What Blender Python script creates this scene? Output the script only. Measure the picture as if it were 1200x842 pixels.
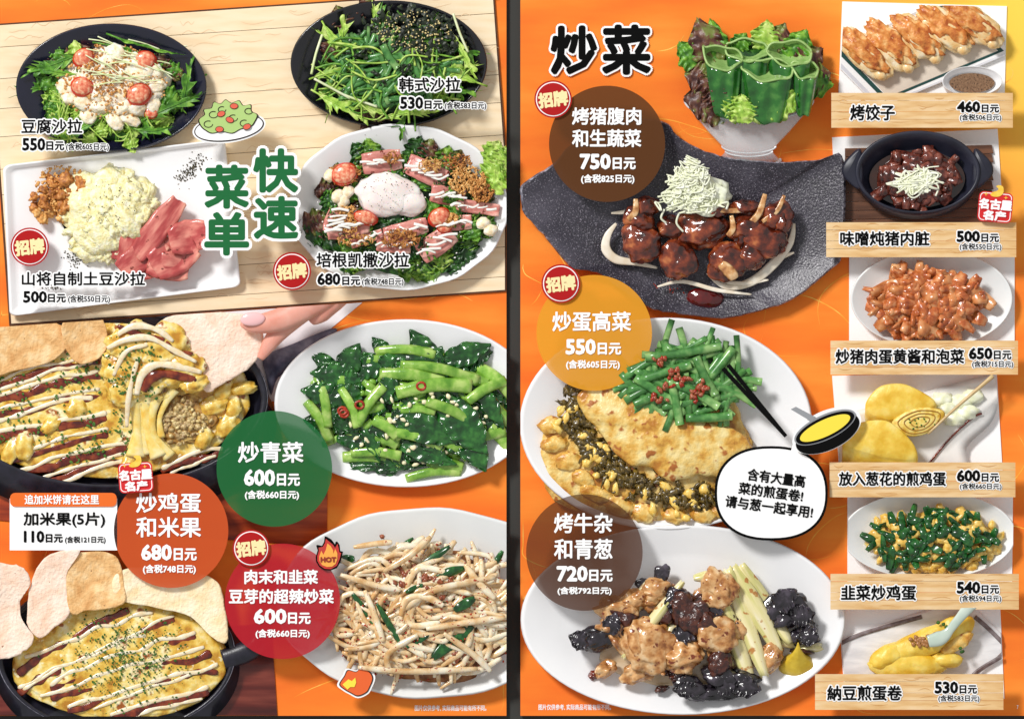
import bpy, bmesh, math, random
import numpy as np
from mathutils import noise, Vector

# ------------------------------------------------------------ camera, world, light
S = 0.001                      # one picture unit = one millimetre
ZS = 0.8                      # everything is modelled as a low relief on the menu
sc = bpy.context.scene
for o in list(bpy.data.objects): bpy.data.objects.remove(o)
cd = bpy.data.cameras.new("camera"); cam = bpy.data.objects.new("camera", cd)
sc.collection.objects.link(cam); sc.camera = cam
cam.location = (0, 0, 10.0); cd.sensor_width = 36; cd.lens = 300; cd.clip_end = 100; cd.clip_start = 0.1
w = bpy.data.worlds.new("World"); sc.world = w; w.use_nodes = True
w.node_tree.nodes['Background'].inputs[0].default_value = (1, 1, 1, 1)
w.node_tree.nodes['Background'].inputs[1].default_value = 0.46
def area(name, loc, size, power, col=(1, 1, 1)):
    l = bpy.data.lights.new(name, 'AREA'); l.size = size; l.energy = power; l.color = col; l.shape = 'SQUARE'
    o = bpy.data.objects.new(name, l); sc.collection.objects.link(o); o.location = loc
    o.rotation_euler = (Vector((0, 0, 0)) - Vector(loc)).to_track_quat('-Z', 'Y').to_euler()
area("softbox", (-5.0, 5.6, 7.6), 1.9, 1060, (1, .985, .96))
sc.view_settings.view_transform = 'Standard'; sc.view_settings.look = 'None'
sc.view_settings.exposure = 0.0; sc.view_settings.gamma = 1

# ------------------------------------------------------------ helpers
COL = sc.collection
def lin(c):
    o = []
    for v in c[:3]:
        v = v / 255.0
        o.append(v / 12.92 if v <= .04045 else ((v + .055) / 1.055) ** 2.4)
    return (*o, 1)
MATS = {}
def mat(name, cols, size=12, rough=.45, bump=0, bsize=3, var=.08, sss=0, spec=.5, coat=0, alpha=1, trans=0,
        stretch=(1, 1, 1), uv=False, spots=None, detail=4, hue=0, contrast=1.0, metal=0, world=False):
    """procedural material: noise between colours, per-piece variation, optional specks, fine relief"""
    if name in MATS: return MATS[name]
    m = bpy.data.materials.new(name); m.use_nodes = True; nt = m.node_tree; N = nt.nodes; L = nt.links
    b = N['Principled BSDF']
    tc = N.new('ShaderNodeTexCoord'); mp = N.new('ShaderNodeMapping')
    L.new(tc.outputs['UV' if uv else 'Object'], mp.inputs[0]); mp.inputs['Scale'].default_value = stretch
    k = 1.0 if uv else 1000.0
    nz = N.new('ShaderNodeTexNoise'); L.new(mp.outputs[0], nz.inputs[0]); nz.inputs['Scale'].default_value = k / size
    nz.inputs['Detail'].default_value = detail
    rp = N.new('ShaderNodeValToRGB'); L.new(nz.outputs[0], rp.inputs[0])
    el = rp.color_ramp.elements; n = len(cols)
    lo, hi = .5 - .18 / contrast, .5 + .18 / contrast
    if n == 1: cols = [cols[0], cols[0]]; n = 2
    el[0].position = lo; el[1].position = hi
    el[0].color = lin(cols[0]); el[1].color = lin(cols[-1])
    for i in range(1, n - 1):
        e = el.new(lo + (hi - lo) * i / (n - 1)); e.color = lin(cols[i])
    col = rp.outputs[0]
    if spots:
        for (sc_, ss, th) in spots:
            v = N.new('ShaderNodeTexNoise'); L.new(tc.outputs['Object'], v.inputs[0]); v.inputs['Scale'].default_value = 1000 / ss
            v.inputs['Detail'].default_value = 2
            r2 = N.new('ShaderNodeValToRGB'); L.new(v.outputs[0], r2.inputs[0])
            r2.color_ramp.elements[0].position = th; r2.color_ramp.elements[1].position = min(1, th + .06)
            r2.color_ramp.elements[0].color = (0, 0, 0, 1); r2.color_ramp.elements[1].color = (1, 1, 1, 1)
            mx = N.new('ShaderNodeMixRGB'); L.new(r2.outputs[0], mx.inputs[0]); L.new(col, mx.inputs[1]); mx.inputs[2].default_value = lin(sc_)
            col = mx.outputs[0]
    if var:
        oi = N.new('ShaderNodeObjectInfo'); gi = N.new('ShaderNodeNewGeometry')
        ad = N.new('ShaderNodeMath'); ad.operation = 'ADD'; L.new(oi.outputs['Random'], ad.inputs[0]); L.new(gi.outputs['Random Per Island'], ad.inputs[1])
        mr = N.new('ShaderNodeMapRange'); L.new(ad.outputs[0], mr.inputs[0]); mr.inputs[2].default_value = 2
        mr.inputs[3].default_value = 1 - 1.5 * var; mr.inputs[4].default_value = 1 + 1.5 * var
        hs = N.new('ShaderNodeHueSaturation'); L.new(col, hs.inputs['Color']); L.new(mr.outputs[0], hs.inputs['Value'])
        if hue:
            mh = N.new('ShaderNodeMapRange'); L.new(gi.outputs['Random Per Island'], mh.inputs[0]); mh.inputs[3].default_value = .5 - hue; mh.inputs[4].default_value = .5 + hue
            L.new(mh.outputs[0], hs.inputs['Hue'])
        col = hs.outputs[0]
    L.new(col, b.inputs['Base Color'])
    b.inputs['Roughness'].default_value = rough; b.inputs['Specular IOR Level'].default_value = spec
    b.inputs['Coat Weight'].default_value = coat; b.inputs['Coat Roughness'].default_value = .12
    b.inputs['Alpha'].default_value = alpha; b.inputs['Metallic'].default_value = metal
    b.inputs['Transmission Weight'].default_value = trans
    if sss:
        b.inputs['Subsurface Weight'].default_value = sss; b.inputs['Subsurface Scale'].default_value = .004
        b.inputs['Subsurface Radius'].default_value = (1, .6, .4)
    if bump:
        bn = N.new('ShaderNodeTexNoise'); L.new(tc.outputs['Object'], bn.inputs[0]); bn.inputs['Scale'].default_value = 1000 / bsize; bn.inputs['Detail'].default_value = 3
        bp = N.new('ShaderNodeBump'); L.new(bn.outputs[0], bp.inputs['Height']); bp.inputs['Strength'].default_value = 1
        bp.inputs['Distance'].default_value = bump * S; L.new(bp.outputs[0], b.inputs['Normal'])
    MATS[name] = m; return m

class MB:
    def __init__(s): s.v = []; s.f = []; s.uv = {}
    def add(s, v, f, uv=None):
        o = len(s.v); s.v += [tuple(map(float, p)) for p in v]; s.f += [tuple(i + o for i in q) for q in f]
        if uv is not None:
            for i, q in enumerate(uv): s.uv[o + i] = q
        return s
    def build(s, name, m, parent=None, clip=None, smooth=True, label=None, kind=None, fill=False):
        me = bpy.data.meshes.new(name)
        if clip:
            bm = bmesh.new(); vs = [bm.verts.new(p) for p in s.v]
            uvl = bm.loops.layers.uv.new('UVMap') if s.uv else None
            for q in s.f:
                try:
                    fc = bm.faces.new([vs[i] for i in q])
                    if uvl:
                        for lp, i in zip(fc.loops, q): lp[uvl].uv = s.uv.get(i, (0, 0))
                except ValueError: pass
            for (x, y, nx, ny) in clip:
                r = bmesh.ops.bisect_plane(bm, geom=bm.verts[:] + bm.edges[:] + bm.faces[:], plane_co=(x, y, 0), plane_no=(nx, ny, 0), clear_outer=True)
            if not bm.faces: bm.free(); return None
            bm.to_mesh(me); bm.free()
        else:
            me.from_pydata(s.v, [], s.f)
            if s.uv:
                ul = me.uv_layers.new(name='UVMap')
                for lp in me.loops: ul.data[lp.index].uv = s.uv.get(lp.vertex_index, (0, 0))
        n = len(me.vertices); a = np.empty(n * 3); me.vertices.foreach_get('co', a); a = a.reshape(-1, 3)
        a[:, 0] -= 600; a[:, 1] = 421 - a[:, 1]; a[:, 2] *= ZS; a *= S
        c = (a.min(0) + a.max(0)) / 2; c[2] = a[:, 2].min()
        me.vertices.foreach_set('co', (a - c).ravel()); me.flip_normals()
        if smooth: me.polygons.foreach_set('use_smooth', [True] * len(me.polygons))
        me.materials.append(m); me.validate(); me.update()
        o = bpy.data.objects.new(name, me); COL.objects.link(o)
        if parent is not None:
            o.parent = parent; p = parent; off = Vector((0, 0, 0))
            while p is not None: off += p.location; p = p.parent
            o.location = Vector(c) - off
        else: o.location = c
        if label: o['label'] = label
        if kind: o['kind'] = kind
        return o

def tag(o, label, cat, group=None, kind=None):
    o['label'] = label; o['category'] = cat
    if group: o['group'] = group
    if kind: o['kind'] = kind
    return o
def thing(name, x, y, z, label, cat, group=None):
    o = bpy.data.objects.new(name, None); COL.objects.link(o); o.empty_display_size = .02
    o.location = ((x - 600) * S, (421 - y) * S, z * ZS * S)
    return tag(o, label, cat, group)

_ico = {}
def ico(sub):
    if sub not in _ico:
        bm = bmesh.new(); bmesh.ops.create_icosphere(bm, subdivisions=sub, radius=1)
        _ico[sub] = (np.array([v.co[:] for v in bm.verts]), [tuple(v.index for v in f.verts) for f in bm.faces]); bm.free()
    return _ico[sub]
def blob(b, c, r, rot=0, amp=.2, fr=1.4, seed=0, sub=3, tilt=0, flat=None):
    V, F = ico(sub)
    d = np.array([1 + amp * noise.noise(Vector(p) * fr + Vector((seed * 3.7, seed * 1.3, 5))) +
                  (amp * .45 * noise.noise(Vector(p) * fr * 2.7 + Vector((seed, 9, seed))) if sub > 1 else 0) for p in V])
    P = V * d[:, None] * np.array(r)
    if flat is not None: P[:, 2] = np.maximum(P[:, 2], -r[2] * flat)
    if tilt:
        a = math.radians(tilt); y = P[:, 1] * math.cos(a) - P[:, 2] * math.sin(a); z = P[:, 1] * math.sin(a) + P[:, 2] * math.cos(a); P[:, 1] = y; P[:, 2] = z
    a = -math.radians(rot); x = P[:, 0] * math.cos(a) - P[:, 1] * math.sin(a); y = P[:, 0] * math.sin(a) + P[:, 1] * math.cos(a)
    P[:, 0] = x + c[0]; P[:, 1] = y + c[1]; P[:, 2] += c[2]
    return b.add(P, [q[::-1] for q in F])
def cur(pts, n=8, closed=False):
    P = np.array(pts, float); m = len(P); out = []
    R = range(m if closed else m - 1)
    for i in R:
        if closed: p0, p1, p2, p3 = P[(i - 1) % m], P[i], P[(i + 1) % m], P[(i + 2) % m]
        else: p0, p1, p2, p3 = P[max(i - 1, 0)], P[i], P[i + 1], P[min(i + 2, m - 1)]
        for k in range(n):
            t = k / n
            out.append(.5 * (2 * p1 + (p2 - p0) * t + (2 * p0 - 5 * p1 + 4 * p2 - p3) * t * t + (3 * p1 - p0 - 3 * p2 + p3) * t ** 3))
    if not closed: out.append(P[-1])
    return np.array(out)
def tube(b, pts, r, n=7, caps=True, flat=1.0):
    P = np.array(pts, float); m = len(P); R = np.full(m, float(r)) if np.isscalar(r) else np.interp(np.linspace(0, 1, m), np.linspace(0, 1, len(r)), r)
    T = np.gradient(P, axis=0); T /= np.linalg.norm(T, axis=1)[:, None] + 1e-9
    V = []; A = np.linspace(0, 2 * math.pi, n, endpoint=False)
    for i in range(m):
        s = np.cross(T[i], (0, 0, 1)); l = np.linalg.norm(s)
        s = s / l if l > 1e-3 else np.array((1., 0, 0)); u = np.cross(s, T[i])
        for a in A: V.append(P[i] + R[i] * (math.cos(a) * s + flat * math.sin(a) * u))
    F = [(i * n + j, (i + 1) * n + j, (i + 1) * n + (j + 1) % n, i * n + (j + 1) % n) for i in range(m - 1) for j in range(n)]
    if caps: F += [tuple(range(n)), tuple((m - 1) * n + j for j in range(n))[::-1]]
    return b.add(V, F)
def sheet(b, f, nu, nv, t=0):
    U = np.linspace(0, 1, nu); W = np.linspace(0, 1, nv)
    V = [f(u, v) for v in W for u in U]; uv = [(u, v) for v in W for u in U]
    F = [(j * nu + i, j * nu + i + 1, (j + 1) * nu + i + 1, (j + 1) * nu + i) for j in range(nv - 1) for i in range(nu - 1)]
    F = [q[::-1] for q in F]
    if t:
        n = len(V); V = V + [(x, y, z - t) for x, y, z in V]; uv = uv + uv
        F += [tuple(i + n for i in q[::-1]) for q in F]
        ring = list(range(nu)) + [j * nu + nu - 1 for j in range(1, nv)] + [(nv - 1) * nu + i for i in range(nu - 2, -1, -1)] + [j * nu for j in range(nv - 2, 0, -1)]
        for i in range(len(ring)):
            p, q = ring[i], ring[(i + 1) % len(ring)]; F.append((p, q, q + n, p + n))
    return b.add(V, F, uv)
def loops(b, Ls, cap0=False, cap1=True):
    n = len(Ls[0]); V = [p for L in Ls for p in L]
    F = [(i * n + j, i * n + (j + 1) % n, (i + 1) * n + (j + 1) % n, (i + 1) * n + j) for i in range(len(Ls) - 1) for j in range(n)]
    if cap0: F.append(tuple(range(n))[::-1])
    if cap1: F.append(tuple((len(Ls) - 1) * n + j for j in range(n)))
    return b.add(V, F)
def ell(cx, cy, rx, ry, z, n=72, rot=0, wob=0, seed=0, sup=2.0):
    out = []; c, s = math.cos(math.radians(rot)), math.sin(math.radians(rot))
    for i in range(n):
        a = 2 * math.pi * i / n; ca, sa = math.cos(a), math.sin(a)
        if sup != 2.0: ca = math.copysign(abs(ca) ** (2 / sup), ca); sa = math.copysign(abs(sa) ** (2 / sup), sa)
        k = 1 + (wob * math.sin(a * seed) if seed else 0)
        x, y = rx * k * ca, ry * k * sa
        out.append((cx + x * c + y * s, cy - x * s + y * c, z))
    return np.array(out)
def polyz(pts, z): return np.array([(p[0], p[1], z) for p in pts])
def shrink(P, d):
    """offset a closed 2-D outline inwards by about d"""
    P = np.array(P, float)[:, :2]; T = np.roll(P, -1, 0) - np.roll(P, 1, 0); T /= np.linalg.norm(T, axis=1)[:, None] + 1e-9
    Nn = np.stack([-T[:, 1], T[:, 0]], 1); A = .5 * np.sum(P[:, 0] * np.roll(P[:, 1], -1) - np.roll(P[:, 0], -1) * P[:, 1])
    return P + Nn * d * (1 if A > 0 else -1)
def prism(b, pts, z0, z1, bev=0):
    if bev: return loops(b, [polyz(pts, z0), polyz(pts, z1 - bev), polyz(shrink(pts, bev), z1)], cap0=True)
    return loops(b, [polyz(pts, z0), polyz(pts, z1)], cap0=True)
def rrect(x0, y0, x1, y1, r, n=5, rot=0):
    P = []
    for cx, cy, a0 in ((x1 - r, y1 - r, 0), (x0 + r, y1 - r, 90), (x0 + r, y0 + r, 180), (x1 - r, y0 + r, 270)):
        for k in range(n + 1):
            a = math.radians(a0 + 90 * k / n); P.append((cx + r * math.cos(a), cy + r * math.sin(a)))
    if rot:
        cx, cy = (x0 + x1) / 2, (y0 + y1) / 2; c, s = math.cos(math.radians(rot)), math.sin(math.radians(rot))
        P = [(cx + (x - cx) * c + (y - cy) * s, cy - (x - cx) * s + (y - cy) * c) for x, y in P]
    return P

# ---- lettering: real glyph meshes, thickened by stacked copies
_gl = {}
def glyph(s):
    if s in _gl: return _gl[s]
    c = bpy.data.curves.new('t', 'FONT'); c.body = s; c.size = 1; c.resolution_u = 2
    o = bpy.data.objects.new('t', c); COL.objects.link(o); bpy.context.view_layer.update()
    dg = bpy.context.evaluated_depsgraph_get(); me = bpy.data.meshes.new_from_object(o.evaluated_get(dg))
    v = np.array([q.co[:] for q in me.vertices]).reshape(-1, 3); f = [tuple(p.vertices) for p in me.polygons]
    bpy.data.objects.remove(o); bpy.data.curves.remove(c); bpy.data.meshes.remove(me)
    v[:, 0] -= v[:, 0].min(); v[:, 1] -= v[:, 1].min(); v /= np.array([v[:, 0].max(), v[:, 1].max(), 1]); v[:, 1] = 1 - v[:, 1]
    _gl[s] = (v, f); return _gl[s]
INK = mat('black_ink', [(12, 12, 12)], rough=.9, var=0, spec=.1); PAPER = mat('white_ink', [(255, 255, 255)], rough=.9, var=0, spec=.1)
CREAM = mat('cream_ink', [(250, 232, 175)], rough=.9, var=0, spec=.1)
def text(s, box, m, z, parent, bold=.5, out=0, outm=None, rot=0, name='lettering', clip=None):
    v, f = glyph(s); x0, y0, x1, y1 = box; cx, cy = (x0 + x1) / 2, (y0 + y1) / 2
    P = np.stack([x0 + bold + v[:, 0] * (x1 - x0 - 2 * bold), y0 + bold + v[:, 1] * (y1 - y0 - 2 * bold), np.full(len(v), 0.)], 1)
    if rot:
        c, q = math.cos(math.radians(rot)), math.sin(math.radians(rot)); x = P[:, 0] - cx; y = P[:, 1] - cy
        P[:, 0] = cx + x * c + y * q; P[:, 1] = cy - x * q + y * c
    if out:
        b = MB(); R = bold + out; k = 0; n = 14
        for rr in ((R, R * .55) if R > 2 else (R,)):
            for i in range(n):
                a = 2 * math.pi * i / n; b.add(P + np.array([rr * math.cos(a), rr * math.sin(a), z - .6 + .012 * k]), f); k += 1
        b.build('lettering_outline', outm or PAPER, parent, smooth=False)
    b = MB(); n = 8 if bold > 0 else 0
    for i in range(n):
        a = 2 * math.pi * i / n; b.add(P + np.array([bold * math.cos(a), bold * math.sin(a), z + .012 * i]), f)
    b.add(P + np.array([0, 0, z + .012 * n]), f)
    return b.build(name, m, parent, smooth=False)

# ---- dishes
def dish(parent, name, cx, cy, rx, ry, m, z=0, rim=22, well=6, wellk=.62, sh=8, foot=.5, fsh=10, lip=.03, rot=0, wob=0, seed=0, clip=None, n=80):
    """a round dish seen aslant: rim ellipse, well shifted down the page by sh, foot by fsh"""
    E = lambda k, s, zz: ell(cx, cy + s, rx * k, ry * k, z + zz, n, rot, wob, seed)
    L = [E(foot, fsh, 0), E(foot + .02, fsh, 2), E((foot + 1) / 2 + .1, fsh * .75, rim * .45), E(.985, fsh * .25, rim * .86), E(1, 0, rim), E(1 - lip * .5, 0, rim + 1.2), E(1 - lip, sh * .1, rim + .2),
         E(1 - (1 - wellk) * .45, sh * .5, rim * .6 + well * .2), E(1 - (1 - wellk) * .8, sh * .9, well + (rim - well) * .16), E(wellk, sh, well), E(wellk * .5, sh, well - 1), E(.02, sh, well - 1.2)]
    return loops(MB(), L, cap0=True).build(name, m, parent, clip)
def heapf(cx, cy, rx, ry, z0, H):
    def f(x, y):
        d = ((x - cx) / rx) ** 2 + ((y - cy) / ry) ** 2
        return z0 + H * max(0.0, 1 - d)
    return f
def scatter(R, n, cx, cy, rx, ry, md=0, inner=0):
    out = []; tries = 0
    while len(out) < n and tries < n * 60:
        tries += 1; a = R.uniform(0, 2 * math.pi); r = math.sqrt(R.uniform(inner * inner, 1)); x, y = cx + rx * r * math.cos(a), cy + ry * r * math.sin(a)
        if md and any((x - p) ** 2 + (y - q) ** 2 < md * md for p, q in out): continue
        out.append((x, y))
    return out
def lettuce(parent, m, bx, by, ang, L, W, z, ruf=4, arch=6, name='lettuce_leaf', clip=None, R=random, zt=0, t=.6, jag=1.0):
    a = math.radians(ang); dx, dy = math.cos(a), -math.sin(a); nx, ny = -dy, dx; ph = R.uniform(0, 6); k = R.uniform(5, 8); sd = R.uniform(0, 50)
    def f(u, v):
        q = 2 * u - 1; wv = W * .5 * (math.sin(math.pi * min(1, .1 + .86 * v)) ** .6) * (1 + .16 * jag * math.sin(k * .9 * v * math.pi + ph) + .2 * jag * noise.noise(Vector((v * 5, q * 2, sd))))
        e = abs(q) ** 2; l = L * (v - .12 * (q * q) * v + .08 * jag * noise.noise(Vector((q * 4, sd, 1))))
        zz = z + zt * v + arch * math.sin(math.pi * v) + ruf * (e + .35 * v ** 3) * math.sin(k * v * math.pi * 1.6 + ph + 2 * q) + ruf * .7 * noise.noise(Vector((q * 3.2, v * 4.4, sd))) + ruf * .25 * noise.noise(Vector((q * 6, v * 8, sd)))
        return (bx + dx * l + nx * wv * q, by + dy * l + ny * wv * q, zz + (1.2 - abs(q) * 5 if abs(q) < .12 else 0))
    return sheet(MB(), f, 15, 25, t).build(name, m, parent, clip)
def mizuna(parent, m, bx, by, ang, L, W, z, n=5, bend=20, arch=5, name='mizuna_leaf', clip=None, R=random, zt=0):
    sd = R.uniform(0, 9); b = MB(); n = R.choice((3, 4, 4, 5)) + (L > 50)
    def ax(v):
        a = math.radians(ang + bend * v); return bx + L * v * math.cos(a), by - L * v * math.sin(a), z + zt * v + arch * math.sin(math.pi * v), a
    def f(u, v):
        x, y, zz, a = ax(v); q = 2 * u - 1; ph = .35 if q < 0 else 0; s = (v * n * (1 + .12 * math.sin(sd * 3 + 5 * v)) + ph + .1 * abs(q)) % 1.0; saw = (1 - s) ** .75 * (.6 + .4 * math.sin(sd + 11 * v + 3 * (q > 0)))
        w_ = W * .5 * (.2 + .8 * saw) * math.sin(math.pi * min(.96, .08 + v)) ** .7 * (1 + .25 * math.sin(sd + 9 * v)); fw = W * .7 * abs(q) ** 1.5 * saw
        return (x - math.sin(a) * w_ * q + math.cos(a) * fw, y - math.cos(a) * w_ * q - math.sin(a) * fw, zz + 1.6 * math.sin(7 * v + sd) * abs(q) + abs(q) * 1.5)
    sheet(b, f, 9, n * 8 + 1, .5)
    tube(b, [(ax(v)[0], ax(v)[1], ax(v)[2] + .6) for v in np.linspace(-.12, .9, 9)], [1.3, .9, .3], 5)
    return b.build(name, m, parent, clip)
def strand(parent, m, pts, r, name, clip=None, n=6, seg=6, flat=1., label=None):
    return tube(MB(), cur(pts, seg), r, n, True, flat).build(name, m, parent, clip, label=label)
def rstick(R, x, y, z, L, r, bend=.2, ang=None, tz=2):
    a = R.uniform(0, math.pi) if ang is None else ang; c, s = math.cos(a), -math.sin(a); k = R.uniform(-bend, bend) * L
    return [(x - c * L / 2, y - s * L / 2, z + R.uniform(-tz, tz)), (x - s * k, y + c * k, z + tz * .6), (x + c * L / 2, y + s * L / 2, z + R.uniform(-tz, tz))]
def bits(R, pts, hf, r0, r1, z=.5, sub=1, amp=.3):
    b = MB()
    for x, y in pts:
        r = R.uniform(r0, r1); blob(b, (x, y, hf(x, y) + z + r * .3), (r * R.uniform(.7, 1.5), r, r * .8), R.uniform(0, 180), amp, 1.5, R.uniform(0, 90), sub)
    return b
CL = [(593.5, 0, 1, 0), (0, 838, 0, 1)]         # the left page's right and bottom edges
CR = [(610, 0, -1, 0), (0, 838, 0, 1)]
# ------------------------------------------------------------ surface, pages, boards
b = MB(); prism(b, [(-160, -160), (1360, -160), (1360, 1000), (-160, 1000)], -12, -8)
o = b.build('table_surface', mat('charcoal_table', [(52, 53, 50)], rough=.8, var=0), smooth=False); o['kind'] = 'structure'; o['label'] = 'dark grey surface showing between and below the two menu pages'

def page_mat(name, yellow):
    m = mat(name, [(243, 112, 20), (251, 130, 28), (255, 152, 48)], size=85, rough=.75, var=0, stretch=(.35, 1.6, 1), detail=6)
    if yellow:      # print fades from yellow ink at the top right corner to orange
        nt = m.node_tree; N = nt.nodes; L = nt.links; bs = N['Principled BSDF']; src = bs.inputs['Base Color'].links[0].from_socket
        tc = N.new('ShaderNodeTexCoord'); mp = N.new('ShaderNodeMapping'); mp.vector_type = 'POINT'; L.new(tc.outputs['Generated'], mp.inputs[0])
        d = N.new('ShaderNodeVectorMath'); d.operation = 'DISTANCE'; L.new(mp.outputs[0], d.inputs[0]); d.inputs[1].default_value = (1.04, 1.03, 1.0)
        mr = N.new('ShaderNodeMapRange'); L.new(d.outputs['Value'], mr.inputs[0]); mr.inputs[1].default_value = .03; mr.inputs[2].default_value = .52; mr.inputs[3].default_value = 1; mr.inputs[4].default_value = 0; mr.interpolation_type = 'SMOOTHSTEP'
        mx = N.new('ShaderNodeMixRGB'); L.new(mr.outputs[0], mx.inputs[0]); L.new(src, mx.inputs[1]); mx.inputs[2].default_value = lin((255, 218, 80)); L.new(mx.outputs[0], bs.inputs['Base Color'])
    return m
PM1 = page_mat('orange_printed_page', False); PM2 = page_mat('orange_yellow_printed_page', True)
SCRIB = mat('yellow_brush_ink', [(255, 165, 50), (255, 178, 62), (255, 208, 98)], size=30, rough=.8, var=0, contrast=1.6)
def strokes(parent, x0, x1, n, seed):
    R = random.Random(seed); b = MB()
    for i in range(n):
        x, y, a = R.uniform(x0 + 10, x1 - 10), R.uniform(5, 830), R.uniform(0, 6.28); pts = []
        k = R.choice((-1, 1)) * R.uniform(.08, .5); st = R.uniform(8, 26)
        for j in range(R.randint(4, 9)):
            pts.append((min(max(x, x0 + 2), x1 - 2), min(max(y, -6), 836), .06 + .003 * i)); a += k * R.uniform(.3, 1.6); x += st * math.cos(a); y += st * math.sin(a) * .7
        P = cur(pts, 6); m = len(P); ww = R.uniform(.25, .7)
        T = np.gradient(P, axis=0); T /= np.linalg.norm(T, axis=1)[:, None] + 1e-9; Nn = np.stack([-T[:, 1], T[:, 0], 0 * T[:, 0]], 1)
        w_ = ww * np.sin(np.linspace(.1, 3.0, m))[:, None]; V = np.concatenate([P - Nn * w_, P + Nn * w_])
        b.add(V, [(q, q + 1, m + q + 1, m + q) for q in range(m - 1)])
    b.build('brush_stroke', SCRIB, parent, smooth=False, kind='stuff')
pageL = thing('menu_page', 300, 420, 0, 'left orange menu page carrying salads on a wooden board and pan dishes', 'menu page', 'menu pages')
prism(MB(), [(-14, -14), (593.5, -14), (593.5, 838), (-14, 838)], -4, 0).build('page_sheet', PM1, pageL, smooth=False)
pageR = thing('menu_page', 905, 420, 0, 'right orange menu page with stir fried dishes and a column of small photos', 'menu page', 'menu pages')
prism(MB(), [(609.8, -14), (1214, -14), (1214, 838), (609.8, 838)], -4, 0).build('page_sheet', PM2, pageR, smooth=False)
strokes(pageL, 0, 592, 60, 3); strokes(pageR, 611, 1212, 95, 8)

# wooden board behind the salads
BRD = [(-15, 30), (579.5, -11), (593.3, 106), (593.3, 341.5), (11, 381)]
board = thing('wooden_board', 290, 190, 0, 'pale illustrated wooden board with dark brown edge behind the four salads', 'board')
BRD = [(-14, 29), (579, -11.7), (593.3, 180), (593.3, 341.5), (11, 381.5)]
prism(MB(), BRD, .1, 3).build('board_edge', mat('dark_brown_ink', [(70, 38, 18), (95, 55, 28)], rough=.8, var=0), board, smooth=False)
PL = mat('pale_drawn_wood', [(249, 229, 196), (247, 224, 187), (242, 213, 172)], size=16, rough=.75, var=.015, stretch=(.25, 1.5, 1), detail=3)
def ln(k, x): return 28 - .0685 * x + k      # lines parallel to the board's top edge
inner = [(9.8, -9999)]
y0 = 2.0; Rb = random.Random(5)
hs = [26, 37, 35, 33, 38, 30, 34, 36, 31, 35, 40, 36]
def left_x(y): return -14 + (y - 28) * (25 / 353.) + 2.6
for i, h in enumerate(hs):
    t0, t1 = y0, y0 + h - .55
    t1 = min(t1, 352.2)
    if t0 > 350: break
    b = MB(); q = []
    xl0 = max(-14, left_x(ln(t0, 0))); xl1 = max(-14, left_x(ln(t1, 0)))
    pts = [(xl0, ln(t0, xl0)), (596, ln(t0, 596)), (596, ln(t1, 596)), (xl1, ln(t1, xl1))]
    prism(b, pts, 3, 3.9 + Rb.uniform(0, .25), .35).build('plank', PL, board, smooth=False,
        clip=[(-13.9, 0, -1, 0), (0, -13.9, 0, -1), (590.8, 180, 1, -.072), (591.6, 180, 1, 0)])
    y0 += h
# drawn grain: short crooked ink lines
b = MB()
for i in range(230):
    x = Rb.uniform(0, 585); k = Rb.uniform(6, 345); y = ln(k, x)
    if x < left_x(y) + 4 or (x > 568 + .07 * y): continue
    pts = []; L = Rb.uniform(8, 42); hk = Rb.choice((0, 0, 1, 2)); s = Rb.choice((-1, 1))
    for j in range(6):
        t = j / 5; pts.append((x + L * t, ln(k, x + L * t) + (s * (4 * math.sin(t * 3.1) * (hk > 0) + (3 * math.sin(t * 9) if hk == 2 else .8 * math.sin(t * 7)))), 4.25 + .0005 * i))
    P = cur(pts, 4); P = P[P[:, 0] < 586]; m = len(P)
    if m < 3: continue
    T = np.gradient(P, axis=0); T /= np.linalg.norm(T, axis=1)[:, None]; Nn = np.stack([-T[:, 1], T[:, 0], 0 * T[:, 0]], 1)
    w_ = .42 * np.sin(np.linspace(.3, 2.9, m))[:, None]; b.add(np.concatenate([P - Nn * w_, P + Nn * w_]), [(q, q + 1, m + q + 1, m + q) for q in range(m - 1)])
b.build('grain_line', mat('grain_ink', [(228, 192, 148), (236, 204, 165)], rough=.9, var=.03), board, smooth=False, kind='stuff')

# dark red tables of the two pan photographs
REDW = mat('dark_red_lacquer_wood', [(70, 18, 14), (104, 34, 26), (138, 62, 48)], size=26, rough=.35, var=.04, stretch=(.22, 2, 1), detail=7, coat=.3)
prism(MB(), [(-14, 540), (384, 540), (383, 641), (300, 634), (130, 622), (-14, 608)], .1, 2.5, .5).build('wooden_table', mat('orange_red_wood', [(120, 38, 20), (170, 66, 28), (200, 90, 36)], size=26, rough=.4, var=0, stretch=(.22, 2, 1), detail=6))
o = bpy.data.objects['wooden_table']; tag(o, 'reddish wooden table under the large iron pan behind the green price circle', 'table')
o = prism(MB(), [(-14, 748), (240, 735), (318, 730), (325, 837.6), (-14, 837.6)], .1, 2.5, .5).build('wooden_table', REDW)
tag(o, 'dark red wooden table under the iron pan at the bottom left corner', 'table')

# soft background of the cheese pull photograph
CB = [(11, 382.5, -.068, -1)]
o = prism(MB(), [(250, 350), (430, 350), (345, 420), (330, 560), (383, 700), (383, 640), (340, 520), (290, 430)][:3] + [(322, 470), (250, 470)], .2, 1.2).build('photo_backdrop', mat('blurred_white_ground', [(226, 218, 222), (250, 246, 248)], size=60, var=0, rough=.9), clip=CB, smooth=False)
tag(o, 'pale blurred backdrop behind the hand that lifts the rice cracker', 'backdrop')

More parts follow.
